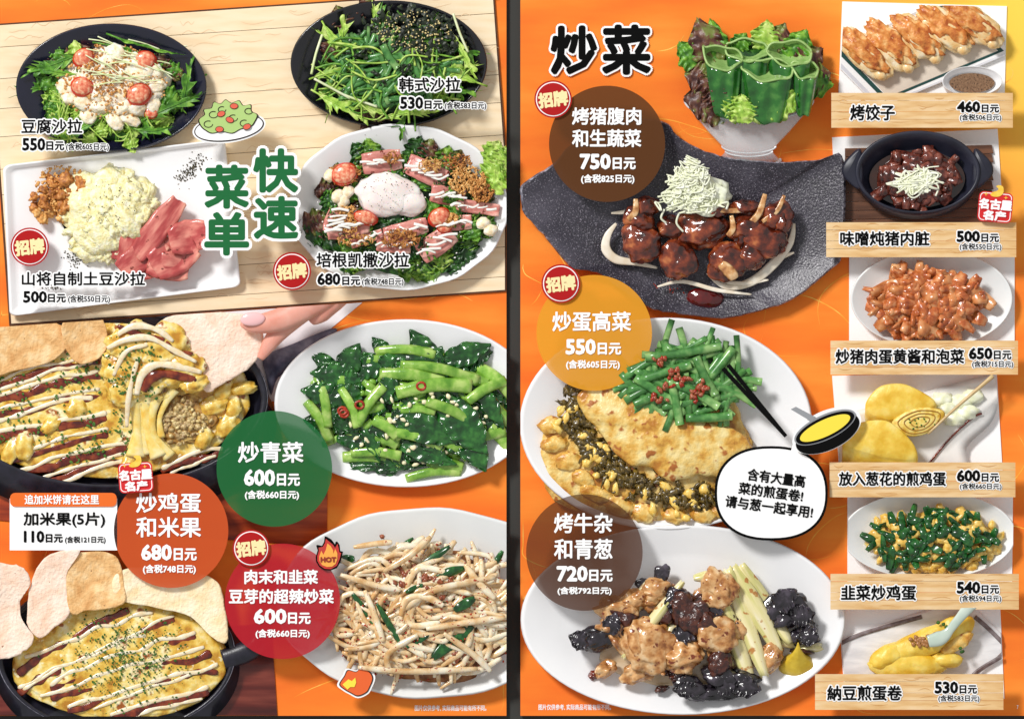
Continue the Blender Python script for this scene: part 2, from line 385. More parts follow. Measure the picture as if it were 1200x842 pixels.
# ------------------------------------------------------------ stickers, circles, captions
def caption(label, title, num, tax, tb, nb, yb, xb, z=64, col=INK, out=1.6, outm=PAPER, b=.42, cat='caption', clip=None):
    t = thing('dish_caption', (tb[0] + nb[2]) / 2, tb[3], z - 2, label, cat, 'dish captions set straight on the food')
    text(title, tb, col, z, t, b, out, outm)
    text(num, nb, col, z, t, b * 1.75, out, outm); text('日元', yb, col, z, t, b, out * .9, outm); text('(含税%s日元)' % tax, xb, col, z, t, .18, 1.0, outm)
    return t
CZ = 66
caption('caption reading 豆腐沙拉 550 at the lower left of the tofu salad bowl', '豆腐沙拉', '550', '605', (28, 141, 99, 158), (29, 163, 56, 178), (57, 167, 78, 177.5), (80, 169, 130, 178.5), CZ)
caption('caption reading 韩式沙拉 530 over the bowl heaped with seaweed', '韩式沙拉', '530', '583', (468, 92.5, 540, 109.5), (469.5, 115, 496.5, 129.5), (498, 119.5, 519, 129.5), (521.5, 121, 570, 130.5), CZ)
caption('caption reading 山将自制土豆沙拉 500 on the square white plate', '山将自制土豆沙拉', '500', '550', (27.5, 318.5, 171.5, 335), (29, 341, 57, 355), (58, 344.5, 79, 354.5), (81.5, 346, 130.5, 355.5), 44)
caption('caption reading 培根凯撒沙拉 680 across the caesar salad bowl', '培根凯撒沙拉', '680', '748', (372, 296.5, 480, 314), (373, 320.5, 400, 334.5), (402, 324.5, 423, 334.5), (425, 326, 473.5, 335.5), CZ)
GREEN = mat('green_title_ink', [(38, 108, 62)], rough=.85, var=0, spec=.1)
t = thing('board_title', 296, 240, 44, 'tall green characters 快速菜单 with thick white outline beside the salads', 'lettering')
for ch, bx in (('快', (298, 175, 351, 227)), ('速', (298.5, 230.5, 351, 281)), ('菜', (241, 194, 293.5, 245.5)), ('单', (241, 249, 293.5, 300))):
    text(ch, bx, GREEN, 62, t, 1.9, 3.4, PAPER, name='character')
t = thing('page_title', 704, 58, 0, 'large black title 炒菜 outlined in white on the orange page', 'lettering')
text('炒', (645, 30, 700, 88), INK, 4, t, 2.1, 2.4, PAPER, name='character'); text('菜', (705, 29, 763, 88), INK, 4, t, 2.1, 2.4, PAPER, name='character')

def circle(label, cx, cy, r, col, alpha, lines, z=46, title_col=PAPER):
    t = thing('price_circle', cx, cy, z, label, 'price badge', 'round translucent price badges')
    m = mat('film_%d_%d_%d' % col, [col], rough=.6, var=0, alpha=alpha, spec=.15)
    P = ell(cx, cy, r, r, 0, 96)
    b = MB(); b.add([(p[0], p[1], z) for p in P], [tuple(range(96))]); b.build('film_disc', m, t, smooth=False)
    for s, bx, bo in lines: text(s, bx, title_col, z + 1.2, t, bo)
    return t
def L3(names, num, nb, yb, tax, xb): return [(s, bx, .55) for s, bx in names] + [(num, nb, 1.05), ('日元', yb, .6), ('(含税%s日元)' % tax, xb, .38)]
circle('green translucent circle reading 炒青菜 600 left of the greens plate', 322.5, 548.5, 67.5, (30, 104, 54), .87, L3([('炒青菜', (280, 517, 356.5, 541.5))], '600', (287, 549, 323.5, 568.5), (325.5, 554, 352.5, 568.5), '660', (288, 573.5, 351.5, 585)))
circle('rust orange circle reading 炒鸡蛋和米果 680 above the lower pan', 202, 620.5, 66.8, (204, 84, 38), .88, L3([('炒鸡蛋', (161, 576.5, 237, 600)), ('和米果', (161, 604.5, 237, 628.5))], '680', (167, 636.5, 203, 655.5), (205, 641, 232, 655.5), '748', (169, 660, 231, 671.5)))
circle('crimson circle reading 肉末和韭菜豆芽的超辣炒菜 600 beside the bean sprouts', 332, 703, 67.3, (184, 30, 44), .85, L3([('肉末和韭菜', (287.5, 666, 373.5, 683)), ('豆芽的超辣炒菜', (269.5, 688.5, 392, 706))], '600', (298.5, 711.5, 337, 729.5), (338.5, 716, 365, 729.5), '660', (300.5, 735.5, 364, 746.5)))
circle('dark brown circle reading 烤猪腹肉和生蔬菜 750 above the stone plate', 711, 169.5, 67.8, (92, 54, 24), .93, L3([('烤猪腹肉', (670, 127, 751, 147.5)), ('和生蔬菜', (670, 152.5, 751, 173.5))], '750', (679, 181, 715.5, 199.5), (717.5, 185.5, 744.5, 199.5), '825', (680.5, 205, 743, 216.5)))
circle('mustard yellow circle reading 炒蛋高菜 550 over the omelette plate', 696, 390, 67.5, (228, 156, 40), .85, L3([('炒蛋高菜', (647, 365, 739, 388.5))], '550', (662.5, 397, 698, 415.5), (700, 401.5, 727.5, 415.5), '605', (663, 421.5, 726, 433)))
circle('grey brown circle reading 烤牛杂和青葱 720 over the offal plate', 684.5, 646, 68, (84, 48, 26), .8, L3([('烤牛杂', (649, 600, 717.5, 623.5)), ('和青葱', (649, 630, 717.5, 654)) ], '720', (652, 661.5, 688.5, 680), (690, 666, 717.5, 680), '792', (653, 686, 716.5, 696)))

REDS = mat('seal_red', [(176, 22, 24)], rough=.7, var=0, spec=.2)
def seal(label, cx, cy, r, z):
    t = thing('red_seal', cx, cy, z, label, 'seal', 'round red seals reading 招牌')
    prism(MB(), ell(cx, cy, r + .6, r + .6, 0, 48)[:, :2], z, z + .8).build('outer_disc', REDS, t, smooth=False)
    prism(MB(), ell(cx, cy, r - 1.2, r - 1.2, 0, 48)[:, :2], z + .8, z + 1.3).build('cream_ring', PAPER, t, smooth=False)
    prism(MB(), ell(cx, cy, r - 2.4, r - 2.4, 0, 48)[:, :2], z + 1.3, z + 2).build('inner_disc', REDS, t, smooth=False)
    text('招牌', (cx - 17.5, cy - 9, cx + 17.5, cy + 9.5), CREAM, z + 2.4, t, .95, rot=7)
seal('red 招牌 seal on the left of the square white plate', 36.5, 289.5, 21.8, 36)
seal('red 招牌 seal at the lower left of the caesar salad', 343, 318, 21.6, 40)
seal('red 招牌 seal above the crimson price circle', 295.5, 641, 21, 50)
seal('red 招牌 seal above the dark brown price circle', 648, 117.5, 21.3, 50)
seal('red 招牌 seal above the mustard yellow price circle', 657, 332.5, 22, 50)

# information box
t = thing('info_box', 76, 610, 40, 'small white box with orange header reading 追加米饼请在这里 below the large pan', 'sign')
prism(MB(), [(13.5, 583), (139, 583), (139, 643.5), (13.5, 643.5)], 44, 46).build('white_panel', mat('white_card', [(255, 255, 255)], rough=.7, var=0, spec=.2), t, smooth=False)
prism(MB(), rrect(14, 576.5, 138.5, 592.5, 6), 46, 48).build('orange_header', mat('header_orange', [(236, 112, 42)], rough=.7, var=0, spec=.2), t, smooth=False)
text('追加米饼请在这里', (31, 578.5, 118, 590), PAPER, 49, t, .3)
text('加米果(5片)', (29.5, 599, 125, 617), INK, 47, t, .45); text('110', (30, 620.5, 54, 634.5), INK, 47, t, .7); text('日元', (55.5, 624.5, 75.5, 634.5), INK, 47, t, .4); text('(含税121日元)', (78, 627, 125.5, 636), INK, 47, t, .2)

def nagoya(label, cx, cy, rot, z):
    t = thing('nagoya_sticker', cx, cy, z, label, 'sticker', 'red 名古屋名产 stickers')
    red = mat('sticker_red', [(216, 22, 28)], rough=.6, var=0)
    c, s = math.cos(math.radians(rot)), math.sin(math.radians(rot))
    def T(P): return [(cx + x * c + y * s, cy - x * s + y * c) for x, y in P]
    base = rrect(-20, -17, 20, 18, 6)
    prism(MB(), T(base), z, z + 1).build('red_tile', red, t, smooth=False)
    A = np.array(T(rrect(-18.6, -15.8, 18.6, 16.6, 5))); B = shrink(A, .9); n = len(A)
    b = MB(); b.add([(*p, z + 1.1) for p in A] + [(*p, z + 1.1) for p in B], [(i, (i + 1) % n, n + (i + 1) % n, n + i) for i in range(n)]); b.build('white_frame', PAPER, t, smooth=False)
    for s_, bx in (('名古屋', (-19.5, -9, 19.5, 3.6)), ('名产', (-13.5, 4.4, 13.5, 16.4))):
        mx, my = (bx[0] + bx[2]) / 2, (bx[1] + bx[3]) / 2; (px, py), = T([(mx, my)]); hw, hh = (bx[2] - bx[0]) / 2, (bx[3] - bx[1]) / 2
        text(s_, (px - hw, py - hh, px + hw, py + hh), PAPER, z + 2.6, t, .75, 1.1, red, rot=rot)
    gold = mat('gold_ink', [(250, 190, 40), (255, 214, 90)], size=6, rough=.6, var=0)
    F = T([(-7, -14), (-4, -17), (0, -18.5), (2, -21), (-1, -24), (3, -25.5), (7, -24), (8, -20), (7.5, -16), (4, -12.5), (-1, -11.5), (-5, -12)])
    prism(MB(), cur(F, 3, True), z + 1.2, z + 2).build('golden_fish', gold, t, smooth=False)
    for (x, y) in ((-12, -14), (11.5, -11.5)):
        st = []
        for k in range(8): r = 2.8 if k % 2 == 0 else .7; st.append((x + r * math.cos(k * math.pi / 4), y + r * math.sin(k * math.pi / 4)))
        prism(MB(), T(st), z + 1.2, z + 1.6).build('star', gold, t, smooth=False)
nagoya('red 名古屋名产 sticker with gold fish at the edge of the large pan', 161, 558, 4, 56)
nagoya('red 名古屋名产 sticker with gold fish beside the black stew pot', 1164, 243, -5, 50)

# HOT flame
t = thing('hot_flame_sticker', 387, 648, 50, 'red and orange flame sticker reading HOT beside the bean sprout plate', 'sticker')
F0 = [(300, 95), (340, 108), (410, 150), (470, 230), (478, 190), (505, 182), (545, 240), (556, 340), (602, 350), (590, 400), (560, 520), (500, 620), (400, 658), (300, 655), (210, 600), (160, 520), (152, 440), (185, 330), (160, 250), (180, 238), (255, 255), (290, 190)]
F1 = [(318, 140), (380, 190), (440, 240), (470, 290), (510, 220), (530, 300), (540, 360), (570, 372), (545, 470), (500, 580), (400, 636), (300, 630), (220, 575), (180, 500), (180, 420), (205, 340), (200, 285), (270, 270), (305, 210)]
F2 = [(345, 215), (400, 260), (440, 330), (442, 385), (475, 305), (508, 380), (508, 470), (480, 550), (420, 595), (340, 600), (260, 570), (215, 500), (212, 430), (245, 335), (280, 400), (320, 320)]
f = lambda F: [(360 + x / 14.03, 620 + y / 14.03) for x, y in F]
prism(MB(), f(F0), 50, 51).build('black_outline', INK, t, smooth=False)
prism(MB(), f(F1), 51, 52).build('red_flame', mat('flame_red', [(206, 40, 32), (180, 60, 50)], size=14, rough=.6, var=0), t, smooth=False)
prism(MB(), f(F2), 52, 53).build('orange_flame', mat('flame_orange', [(246, 170, 70)], rough=.6, var=0), t, smooth=False)
text('HOT', (376.5, 651, 395, 657.5), mat('hot_ink', [(150, 40, 20)], rough=.7, var=0), 54, t, .5)

# speech bubble
t = thing('speech_bubble', 902, 577, 40, 'white speech bubble with black outline describing the omelette and spring onion', 'speech bubble')
def bubble(k):
    P = ell(902.5, 577, 64.5 + k, 53.5 + k, 0, 60, 0, sup=2.35)[:, :2].tolist()
    i = min(range(60), key=lambda i: abs(P[i][0] - 927) + (0 if P[i][1] < 577 else 999)); j = min(range(60), key=lambda i: abs(P[i][0] - 939) + (0 if P[i][1] < 577 else 999))
    out = []; lo, hi = sorted((i, j)); tip = (929 , 512.5 - k * 1.3)
    for q in range(60):
        if lo < q < hi: continue
        out.append(P[q])
        if q == lo: out.append(tip)
    return out
prism(MB(), bubble(1.6), 50, 51).build('black_outline', INK, t, smooth=False)
prism(MB(), bubble(-1.4), 51, 52).build('white_panel', MATS['white_card'], t, smooth=False)
for s_, cx, cy, w_, h_ in (('含有大量高', 908.5, 559, 68, 14.5), ('菜的煎蛋卷!', 902, 575.5, 76, 14.5), ('请与葱一起享用!', 900, 592.5, 103, 14.5)):
    text(s_, (cx - w_ / 2, cy - h_ / 2, cx + w_ / 2, cy + h_ / 2), INK, 53, t, .4, rot=-7.5)

# footnotes, page numbers
text('图片仅供参考, 实际商品可能有所不同。', (486, 825.5, 570, 832.5), PAPER, .4, pageL, .12); text('图片仅供参考, 实际商品可能有所不同。', (631, 824.5, 716, 831.5), PAPER, .4, pageR, .12)
text('7', (1191.5, 825.5, 1193.5, 830), PAPER, .4, pageR, .1)

# ---- small photo cards with caption strips
WHITEC = mat('white_photo_card', [(255, 255, 255)], rough=.55, var=0, spec=.3)
STRIPM = mat('pale_wood_print', [(222, 172, 108), (238, 198, 140), (246, 214, 166)], size=14, rough=.7, var=.03, stretch=(.3, 1.8, 1), detail=5, alpha=.93)
STRIPG = mat('strip_grain_ink', [(205, 150, 88), (220, 172, 112)], rough=.9, var=0)
def card(label, P, z=2):
    o = prism(MB(), P, .1, z, .3).build('photo_card', WHITEC, smooth=False); return tag(o, label, 'photo card', 'white photo cards down the right side')
def cclip(P, d=2.5):
    Q = shrink(P, d); n = len(Q); out = []; c = Q.mean(0)
    for i in range(n):
        a, b_ = Q[i], Q[(i + 1) % n]; nx, ny = b_[1] - a[1], -(b_[0] - a[0])
        if (a[0] - c[0]) * nx + (a[1] - c[1]) * ny < 0: nx, ny = -nx, -ny
        l = math.hypot(nx, ny); out.append((a[0], a[1], nx / l, ny / l))
    return out
K1 = [(987, 2), (1180, 7.5), (1177, 125), (982, 125)]; K2 = [(975, 161), (1169, 151), (1177, 275), (981, 280)]; K3 = [(995, 300), (1189, 300), (1189, 412), (995, 412)]
K4 = [(975, 440), (1168, 436), (1175, 553), (984, 556)]; K5 = [(993, 580), (1187, 580), (1186, 684), (993, 684)]; K6 = [(982, 710), (1172, 708), (1177, 818), (990, 818)]
card('white photo card under the gyoza at the top right', K1); card('white photo card under the black stew pot', K2); card('white photo card under the kimchi pork plate', K3)
card('white photo card under the rolled egg blocks', K4); card('white photo card under the chive scrambled egg', K5); card('white photo card under the natto omelette at the bottom right', K6)
def strip(label, box, title, tb, num, nb, yb, tax, xb, seed, z=40):
    x0, y0, x1, y1 = box; t = thing('caption_strip', (x0 + x1) / 2, (y0 + y1) / 2, z, label, 'caption strip', 'pale wooden caption strips')
    R = random.Random(seed); yy = y0; k = 0
    for h in (9, 13, 9, 20):        # drawn planks of the strip
        y2 = min(y1, yy + h)
        if yy >= y1 - 1: break
        prism(MB(), [(x0, yy), (x1, yy), (x1, y2 - .35), (x0, y2 - .35)], z, z + 1 + .1 * (k % 2)).build('plank', STRIPM, t, smooth=False); yy = y2; k += 1
    b = MB()
    for i in range(26):
        x, y = R.uniform(x0 + 3, x1 - 32), R.uniform(y0 + 2, y1 - 3); L = R.uniform(8, 28); s = R.choice((-1, 1)) * R.uniform(.3, 2.5)
        P = np.array([(x + L * q / 7, min(y1 - 1, max(y0 + 1, y + s * math.sin(q / 7 * 3.14))), z + 1.25 + .001 * i) for q in range(8)]); w_ = .55 * np.sin(np.linspace(.2, 3, 8))
        b.add([(p[0], p[1] - v, p[2]) for p, v in zip(P, w_)] + [(p[0], p[1] + v, p[2]) for p, v in zip(P, w_)], [(q, q + 1, 9 + q, 8 + q) for q in range(7)])
    b.build('grain_line', STRIPG, t, smooth=False, kind='stuff')
    text(title, tb, INK, z + 2.4, t, .5, 1.5, PAPER); text(num, nb, INK, z + 2.4, t, .85, 1.4, PAPER); text('日元', yb, INK, z + 2.4, t, .4, 1.3, PAPER); text('(含税%s日元)' % tax, xb, INK, z + 2.4, t, .18, 1.0, PAPER)
def sx(s, ox, oy, b): return (ox + b[0] / s, oy + b[1] / s, ox + b[2] / s, oy + b[3] / s)
s6 = lambda *b: sx(3.008, 960, 0, b); s7 = lambda *b: sx(2.808, 960, 260, b); s8 = lambda *b: sx(2.788, 940, 540, b)
strip('pale wood strip reading 烤饺子 460 below the gyoza', (973, 110, 1185, 151), '烤饺子', s6(105, 372, 262, 428), '460', s6(480, 360, 562, 400), s6(567, 372, 628, 400), '506', s6(490, 405, 636, 431), 1)
strip('pale wood strip reading 味噌炖猪内脏 500 below the stew pot', (967, 261, 1189, 302), '味噌炖猪内脏', s7(65, 32, 358, 80), '500', s7(447, 30, 524, 68), s7(528, 40, 586, 68), '550', s7(457, 71, 594, 96), 2)
strip('pale wood strip reading 炒猪肉蛋黄酱和泡菜 650 below the kimchi pork', (972, 399, 1191, 439), '炒猪肉蛋黄酱和泡菜', s7(50, 418, 472, 467), '650', s7(487, 413, 565, 452), s7(569, 423, 627, 452), '715', s7(498, 456, 633, 480), 3)
strip('pale wood strip reading 放入葱花的煎鸡蛋 600 below the rolled egg', (971, 541, 1188, 582), '放入葱花的煎鸡蛋', s8(116, 33, 465, 80), '600', s8(500, 27, 577, 66), s8(581, 38, 638, 66), '660', s8(510, 70, 646, 93), 4)
strip('pale wood strip reading 韭菜炒鸡蛋 540 below the chive egg', (972, 671, 1192, 713), '韭菜炒鸡蛋', s8(123, 402, 368, 452), '540', s8(500, 390, 577, 430), s8(581, 402, 638, 430), '594', s8(510, 434, 645, 458), 5)
strip('pale wood strip reading 納豆煎蛋卷 530 below the natto omelette', (954, 788, 1174, 830), '納豆煎蛋卷', s8(78, 728, 322, 778), '530', s8(428, 715, 505, 755), s8(509, 727, 566, 755), '583', s8(440, 759, 574, 783), 6)
# ------------------------------------------------------------ food materials
M = {}
M['navy'] = mat('navy_lacquer', [(16, 17, 32), (24, 25, 46)], size=40, rough=.22, var=0, spec=.6, coat=.3)
M['black'] = mat('black_lacquer', [(13, 13, 18), (20, 20, 28)], size=40, rough=.2, var=0, spec=.6, coat=.3)
M['china'] = mat('white_china', [(244, 244, 246), (250, 250, 251)], size=80, rough=.25, var=0, spec=.5)
M['chinag'] = mat('off_white_china', [(232, 234, 234), (242, 243, 241)], size=80, rough=.25, var=0, spec=.5)
M['green'] = mat('salad_green', [(44, 92, 20), (84, 140, 36), (138, 184, 66)], size=9, rough=.42, var=.16, hue=.015, bump=.35, bsize=4)
M['lime'] = mat('pale_lettuce', [(118, 164, 48), (164, 200, 80), (206, 222, 130)], size=9, rough=.4, var=.12, bump=.4, bsize=4)
M['dgreen'] = mat('dark_leaf_green', [(14, 44, 14), (32, 78, 24), (62, 112, 38)], size=8, rough=.35, var=.18, bump=.5, bsize=4)
M['redleaf'] = mat('red_leaf_lettuce', [(66, 34, 32), (108, 66, 50), (116, 128, 58)], size=13, rough=.4, var=.15, bump=.5, bsize=4, contrast=1.4)
M['stem'] = mat('pale_stem', [(206, 222, 150), (236, 240, 206)], size=10, rough=.4, var=.08)
M['tomato'] = mat('tomato_flesh', [(196, 34, 18), (222, 66, 36)], size=8, rough=.2, var=.08, coat=.4, sss=.15)
M['tomatoin'] = mat('tomato_pulp', [(204, 70, 46), (234, 138, 104), (248, 200, 160)], size=4.5, rough=.25, var=.06, coat=.3)
M['tofu'] = mat('cream_tofu', [(248, 222, 178), (254, 240, 214), (255, 250, 238)], size=7, rough=.4, var=.04, bump=1.2, bsize=4, sss=.2)
M['flake'] = mat('golden_flakes', [(176, 110, 42), (214, 156, 84), (238, 196, 130)], size=4, rough=.6, var=.2)
M['chive'] = mat('chive_green', [(40, 92, 38), (82, 138, 68), (146, 184, 112)], size=16, rough=.28, var=.24, hue=.02, coat=.2)
M['nori'] = mat('toasted_seaweed', [(12, 20, 14), (30, 42, 26), (56, 62, 36)], size=4, rough=.45, var=.3)
M['sesame'] = mat('sesame_seed', [(214, 190, 120), (240, 222, 166)], size=4, rough=.5, var=.1)
M['potato'] = mat('mashed_potato', [(234, 220, 150), (248, 240, 190), (255, 250, 222)], size=6, rough=.5, var=.05, bump=1.6, bsize=3.5, sss=.15)
M['bacon'] = mat('seared_bacon', [(142, 42, 44), (184, 76, 74), (226, 138, 124), (240, 182, 156)], size=.6, rough=.3, var=.07, coat=.35, uv=True, stretch=(1.5, .9, 1), bump=.8, bsize=6, contrast=.75, detail=3, spots=[((116, 40, 30), 9, .68)])
M['baconp'] = mat('pale_bacon', [(176, 84, 78), (222, 146, 134), (246, 200, 184)], size=.6, rough=.3, var=.1, coat=.3, uv=True, stretch=(1.5, .9, 1), bump=.8, bsize=5, contrast=.8, spots=[((130, 50, 36), 8, .66)])
M['pepper'] = mat('ground_pepper', [(38, 34, 24), (96, 88, 60)], size=3, rough=.7, var=.3)
M['egg'] = mat('poached_egg_white', [(244, 226, 222), (252, 244, 238)], size=20, rough=.22, var=0, coat=.4, sss=.3)
M['dressing'] = mat('white_dressing', [(252, 242, 230), (255, 252, 246)], size=8, rough=.3, var=.02, coat=.3, sss=.2)
M['crumb'] = mat('fried_onion_crisp', [(120, 62, 22), (180, 112, 48), (220, 160, 88)], size=5, rough=.55, var=.2, bump=.6, bsize=2)
M['iron'] = mat('cast_iron', [(20, 20, 30), (38, 36, 50)], size=14, rough=.35, var=0, spec=.5, coat=.15, bump=.15, bsize=2)
M['omelet'] = mat('cheesy_egg', [(192, 132, 34), (228, 184, 70), (244, 216, 122), (254, 242, 196)], size=16, rough=.28, var=.02, coat=.4, bump=1.6, bsize=8, sss=.1, contrast=1.1, detail=6, spots=[((168, 92, 28), 17, .64), ((252, 238, 190), 9, .64)])
M['sauce'] = mat('brown_sauce', [(72, 16, 8), (118, 38, 16), (150, 66, 28)], size=8, rough=.18, var=.04, coat=.6)
M['mayo'] = mat('mayonnaise', [(240, 214, 168), (252, 238, 212)], size=6, rough=.3, var=.02, coat=.3, sss=.2)
M['parsley'] = mat('dried_parsley', [(34, 76, 18), (74, 120, 34)], size=3, rough=.7, var=.25)
M['cracker'] = mat('pink_rice_cracker', [(246, 206, 178), (252, 222, 200), (255, 234, 216)], size=16, rough=.7, var=.02, bump=1.8, bsize=4, spots=[((150, 110, 84), 5, .74)])
M['crackerb'] = mat('golden_rice_cracker', [(214, 156, 92), (234, 186, 124), (248, 212, 160)], size=14, rough=.7, var=.02, bump=1.8, bsize=4, spots=[((140, 90, 50), 5, .72)])
M['crackerc'] = mat('cream_rice_cracker', [(246, 216, 164), (252, 230, 188), (255, 240, 208)], size=16, rough=.7, var=.02, bump=1.8, bsize=4, spots=[((150, 110, 70), 5, .74)])
M['skin'] = mat('skin', [(226, 152, 132), (242, 184, 166)], size=30, rough=.5, var=0, sss=.3)
M['nail'] = mat('finger_nail', [(250, 196, 196)], rough=.2, var=0, coat=.5)
M['sprout'] = mat('bean_sprout', [(214, 168, 104), (242, 214, 166), (254, 244, 218)], size=18, rough=.22, var=.14, hue=.008, coat=.5, sss=.2, contrast=1.2, spots=[((178, 74, 28), 4.5, .63)])
M['chili'] = mat('chili_flake', [(130, 26, 12), (186, 60, 30)], size=3, rough=.35, var=.2)
M['mince'] = mat('minced_meat', [(110, 48, 26), (160, 84, 52), (190, 118, 80)], size=4, rough=.35, var=.15, coat=.3, bump=.6, bsize=2)
M['bokstem'] = mat('komatsuna_stem', [(92, 148, 40), (140, 188, 72), (190, 218, 120)], size=14, rough=.2, var=.1, coat=.5, bump=.4, bsize=5)
M['bokleaf'] = mat('wilted_leaf', [(10, 46, 14), (24, 84, 28), (58, 124, 48)], size=12, rough=.2, var=.2, coat=.6, bump=.9, bsize=7)
M['garlic'] = mat('garlic_bit', [(244, 232, 180), (252, 244, 210)], size=4, rough=.3, var=.05)
M['stone'] = mat('speckled_stone_plate', [(34, 30, 40), (52, 48, 60), (80, 76, 88)], size=70, rough=.34, var=0, bump=.8, bsize=2.4, spots=[((128, 122, 134), 1.6, .6), ((190, 188, 196), 2.2, .7)], detail=8, spec=.8)
M['stonee'] = mat('chipped_stone_edge', [(40, 38, 48), (110, 108, 122), (168, 168, 182)], size=6, rough=.45, var=0, bump=1.5, bsize=3)
M['pork'] = mat('glazed_pork', [(46, 14, 8), (92, 32, 14), (136, 58, 28), (186, 108, 60)], size=16, rough=.14, var=.12, coat=.85, bump=1.3, bsize=9, contrast=1.3, detail=6)
M['onion'] = mat('white_onion', [(232, 214, 186), (250, 242, 226)], size=14, rough=.3, var=.04, coat=.3)
M['scal'] = mat('shredded_leek', [(236, 240, 200), (252, 253, 240)], size=8, rough=.4, var=.1)
M['omo'] = mat('fried_omelette', [(190, 124, 42), (226, 174, 76), (240, 206, 124), (248, 226, 160)], size=20, rough=.36, var=.03, bump=2.2, bsize=7, coat=.25, contrast=1.2, detail=7, spots=[((178, 104, 44), 14, .6)])
M['takana'] = mat('pickled_mustard', [(46, 36, 12), (88, 70, 24), (138, 112, 46)], size=4.5, rough=.3, var=.22, coat=.4, bump=.8, bsize=3)
M['offal'] = mat('grilled_offal', [(132, 76, 32), (188, 128, 70), (220, 172, 116), (238, 204, 158)], size=12, rough=.22, var=.08, coat=.6, bump=1.4, bsize=8, detail=6, spots=[((120, 50, 20), 9, .6)])
M['limedark'] = mat('stirfry_leaf_bed', [(14, 50, 16), (40, 92, 30)], size=10, rough=.3, var=0, bump=1, bsize=5)
M['woodear'] = mat('black_wood_ear', [(16, 13, 17), (44, 38, 46), (84, 76, 88)], size=14, rough=.2, var=.15, coat=.6, bump=.7, bsize=9)
M['darkmeat'] = mat('dark_glazed_meat', [(28, 10, 8), (66, 26, 18), (98, 50, 32)], size=7, rough=.2, var=.12, coat=.6, bump=1.6, bsize=4)
M['leek'] = mat('grilled_leek', [(196, 196, 96), (238, 226, 168), (250, 242, 214)], size=.7, rough=.25, var=.08, coat=.5, uv=True, stretch=(1.2, .8, 1), spots=[((190, 130, 66), 12, .64)])
M['mustard'] = mat('yellow_mustard', [(214, 178, 40), (232, 200, 66)], size=9, rough=.4, var=0, bump=.5, bsize=4)
M['gyoza'] = mat('gyoza_skin', [(236, 184, 112), (246, 214, 158), (252, 234, 200)], size=12, rough=.3, var=.04, coat=.3, bump=.7, bsize=4, sss=.15)
M['gyozab'] = mat('gyoza_crust', [(176, 84, 28), (222, 140, 64), (244, 190, 122)], size=10, rough=.35, var=.06, coat=.3, bump=1.0, bsize=3, contrast=1.2)
M['kimchi'] = mat('kimchi_pork', [(158, 70, 28), (204, 112, 56), (234, 166, 112)], size=9, rough=.24, var=.12, coat=.5, bump=1.0, bsize=4)
M['tama'] = mat('rolled_egg', [(226, 178, 44), (242, 206, 84), (250, 226, 130)], size=20, rough=.4, var=.02, bump=.7, bsize=5, sss=.15)
M['nira'] = mat('garlic_chive', [(10, 52, 18), (26, 86, 34), (54, 120, 52)], size=8, rough=.22, var=.15, coat=.5)
M['scram'] = mat('scrambled_egg', [(226, 170, 56), (244, 206, 104), (252, 228, 150)], size=7, rough=.32, var=.08, coat=.3, bump=1.0, bsize=4)
M['darkwood'] = mat('brown_tray_wood', [(84, 50, 32), (118, 76, 52)], size=10, rough=.5, var=.06, stretch=(.2, 2, 1))
M['soy'] = mat('dark_broth', [(34, 14, 6), (58, 24, 10)], size=20, rough=.06, var=0, coat=.8)
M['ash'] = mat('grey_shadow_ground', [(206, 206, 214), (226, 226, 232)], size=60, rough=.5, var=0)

def mound(parent, name, cx, cy, rx, ry, z, H, m, seed=1, amp=.25, clip=None, kind=None, rot=0, label=None):
    return blob(MB(), (cx, cy, z), (rx, ry, H), rot, amp, 2.2, seed, 4, flat=.25).build(name, m, parent, clip, kind=kind, label=label)
def crack(P, z, n=4, thick=3, curl=6, tiltx=0, tilty=0):
    """rice cracker: a curled chip with a rough rim, from its outline"""
    C = cur([(x, y, 0) for x, y in P], 5, True)[:, :2]; c = C.mean(0); L = []
    mx = np.abs(C - c).max()
    def zz(p): 
        d = (p - c) / mx; return z + curl * (d[0] ** 2 + d[1] ** 2) + tiltx * d[0] + tilty * d[1] + 1.6 * noise.noise(Vector((p[0] * .06, p[1] * .06, z)))
    C = C + np.array([[1.3 * noise.noise(Vector((p[0] * .25, p[1] * .25, 3))), 1.3 * noise.noise(Vector((p[0] * .25, p[1] * .25, 8)))] for p in C])
    L.append([(p[0], p[1], zz(p) - thick) for p in c + (C - c) * .97]); L.append([(p[0], p[1], zz(p) - thick * .4) for p in C])
    for k in (.985, .95, .85, .7, .5, .3, .1): L.append([(p[0], p[1], zz(p) + (.5 if k < .97 else 0)) for p in c + (C - c) * k])
    return loops(MB(), L, cap0=True)
def cutchive(R, parent, x, y, z, L, r, m, name='chive_piece', ang=None, bend=.06, tz=2, clip=None):
    P = cur(rstick(R, x, y, z, L, r, bend, ang, tz), 3); b = MB(); tube(b, P, r, 8, False); tube(b, P, r * .72, 8, False)
    n = 8; m_ = len(P)      # joined rims: hollow ends
    b.f += [(j, (j + 1) % n, m_ * n + (j + 1) % n, m_ * n + j) for j in range(n)]; o = (m_ - 1) * n
    b.f += [(o + j, o + (j + 1) % n, m_ * n + o + (j + 1) % n, m_ * n + o + j) for j in range(n)]
    return b.build(name, m, parent, clip)
def cherry(parent, x, y, z, r, rot, sub=.7):
    """half tomato, cut face up: skin with the pulp as a sub-part"""
    b = MB(); blob(b, (x, y, z), (r, r * sub, r * .7), rot, .05, 1, x, 3); o = b.build('tomato_half', M['tomato'], parent)
    q = MB(); blob(q, (x, y - r * .05, z + r * .42), (r * .84, r * sub * .82, r * .38), rot, .08, 2, y, 3); q.build('pulp', M['tomatoin'], o); return o
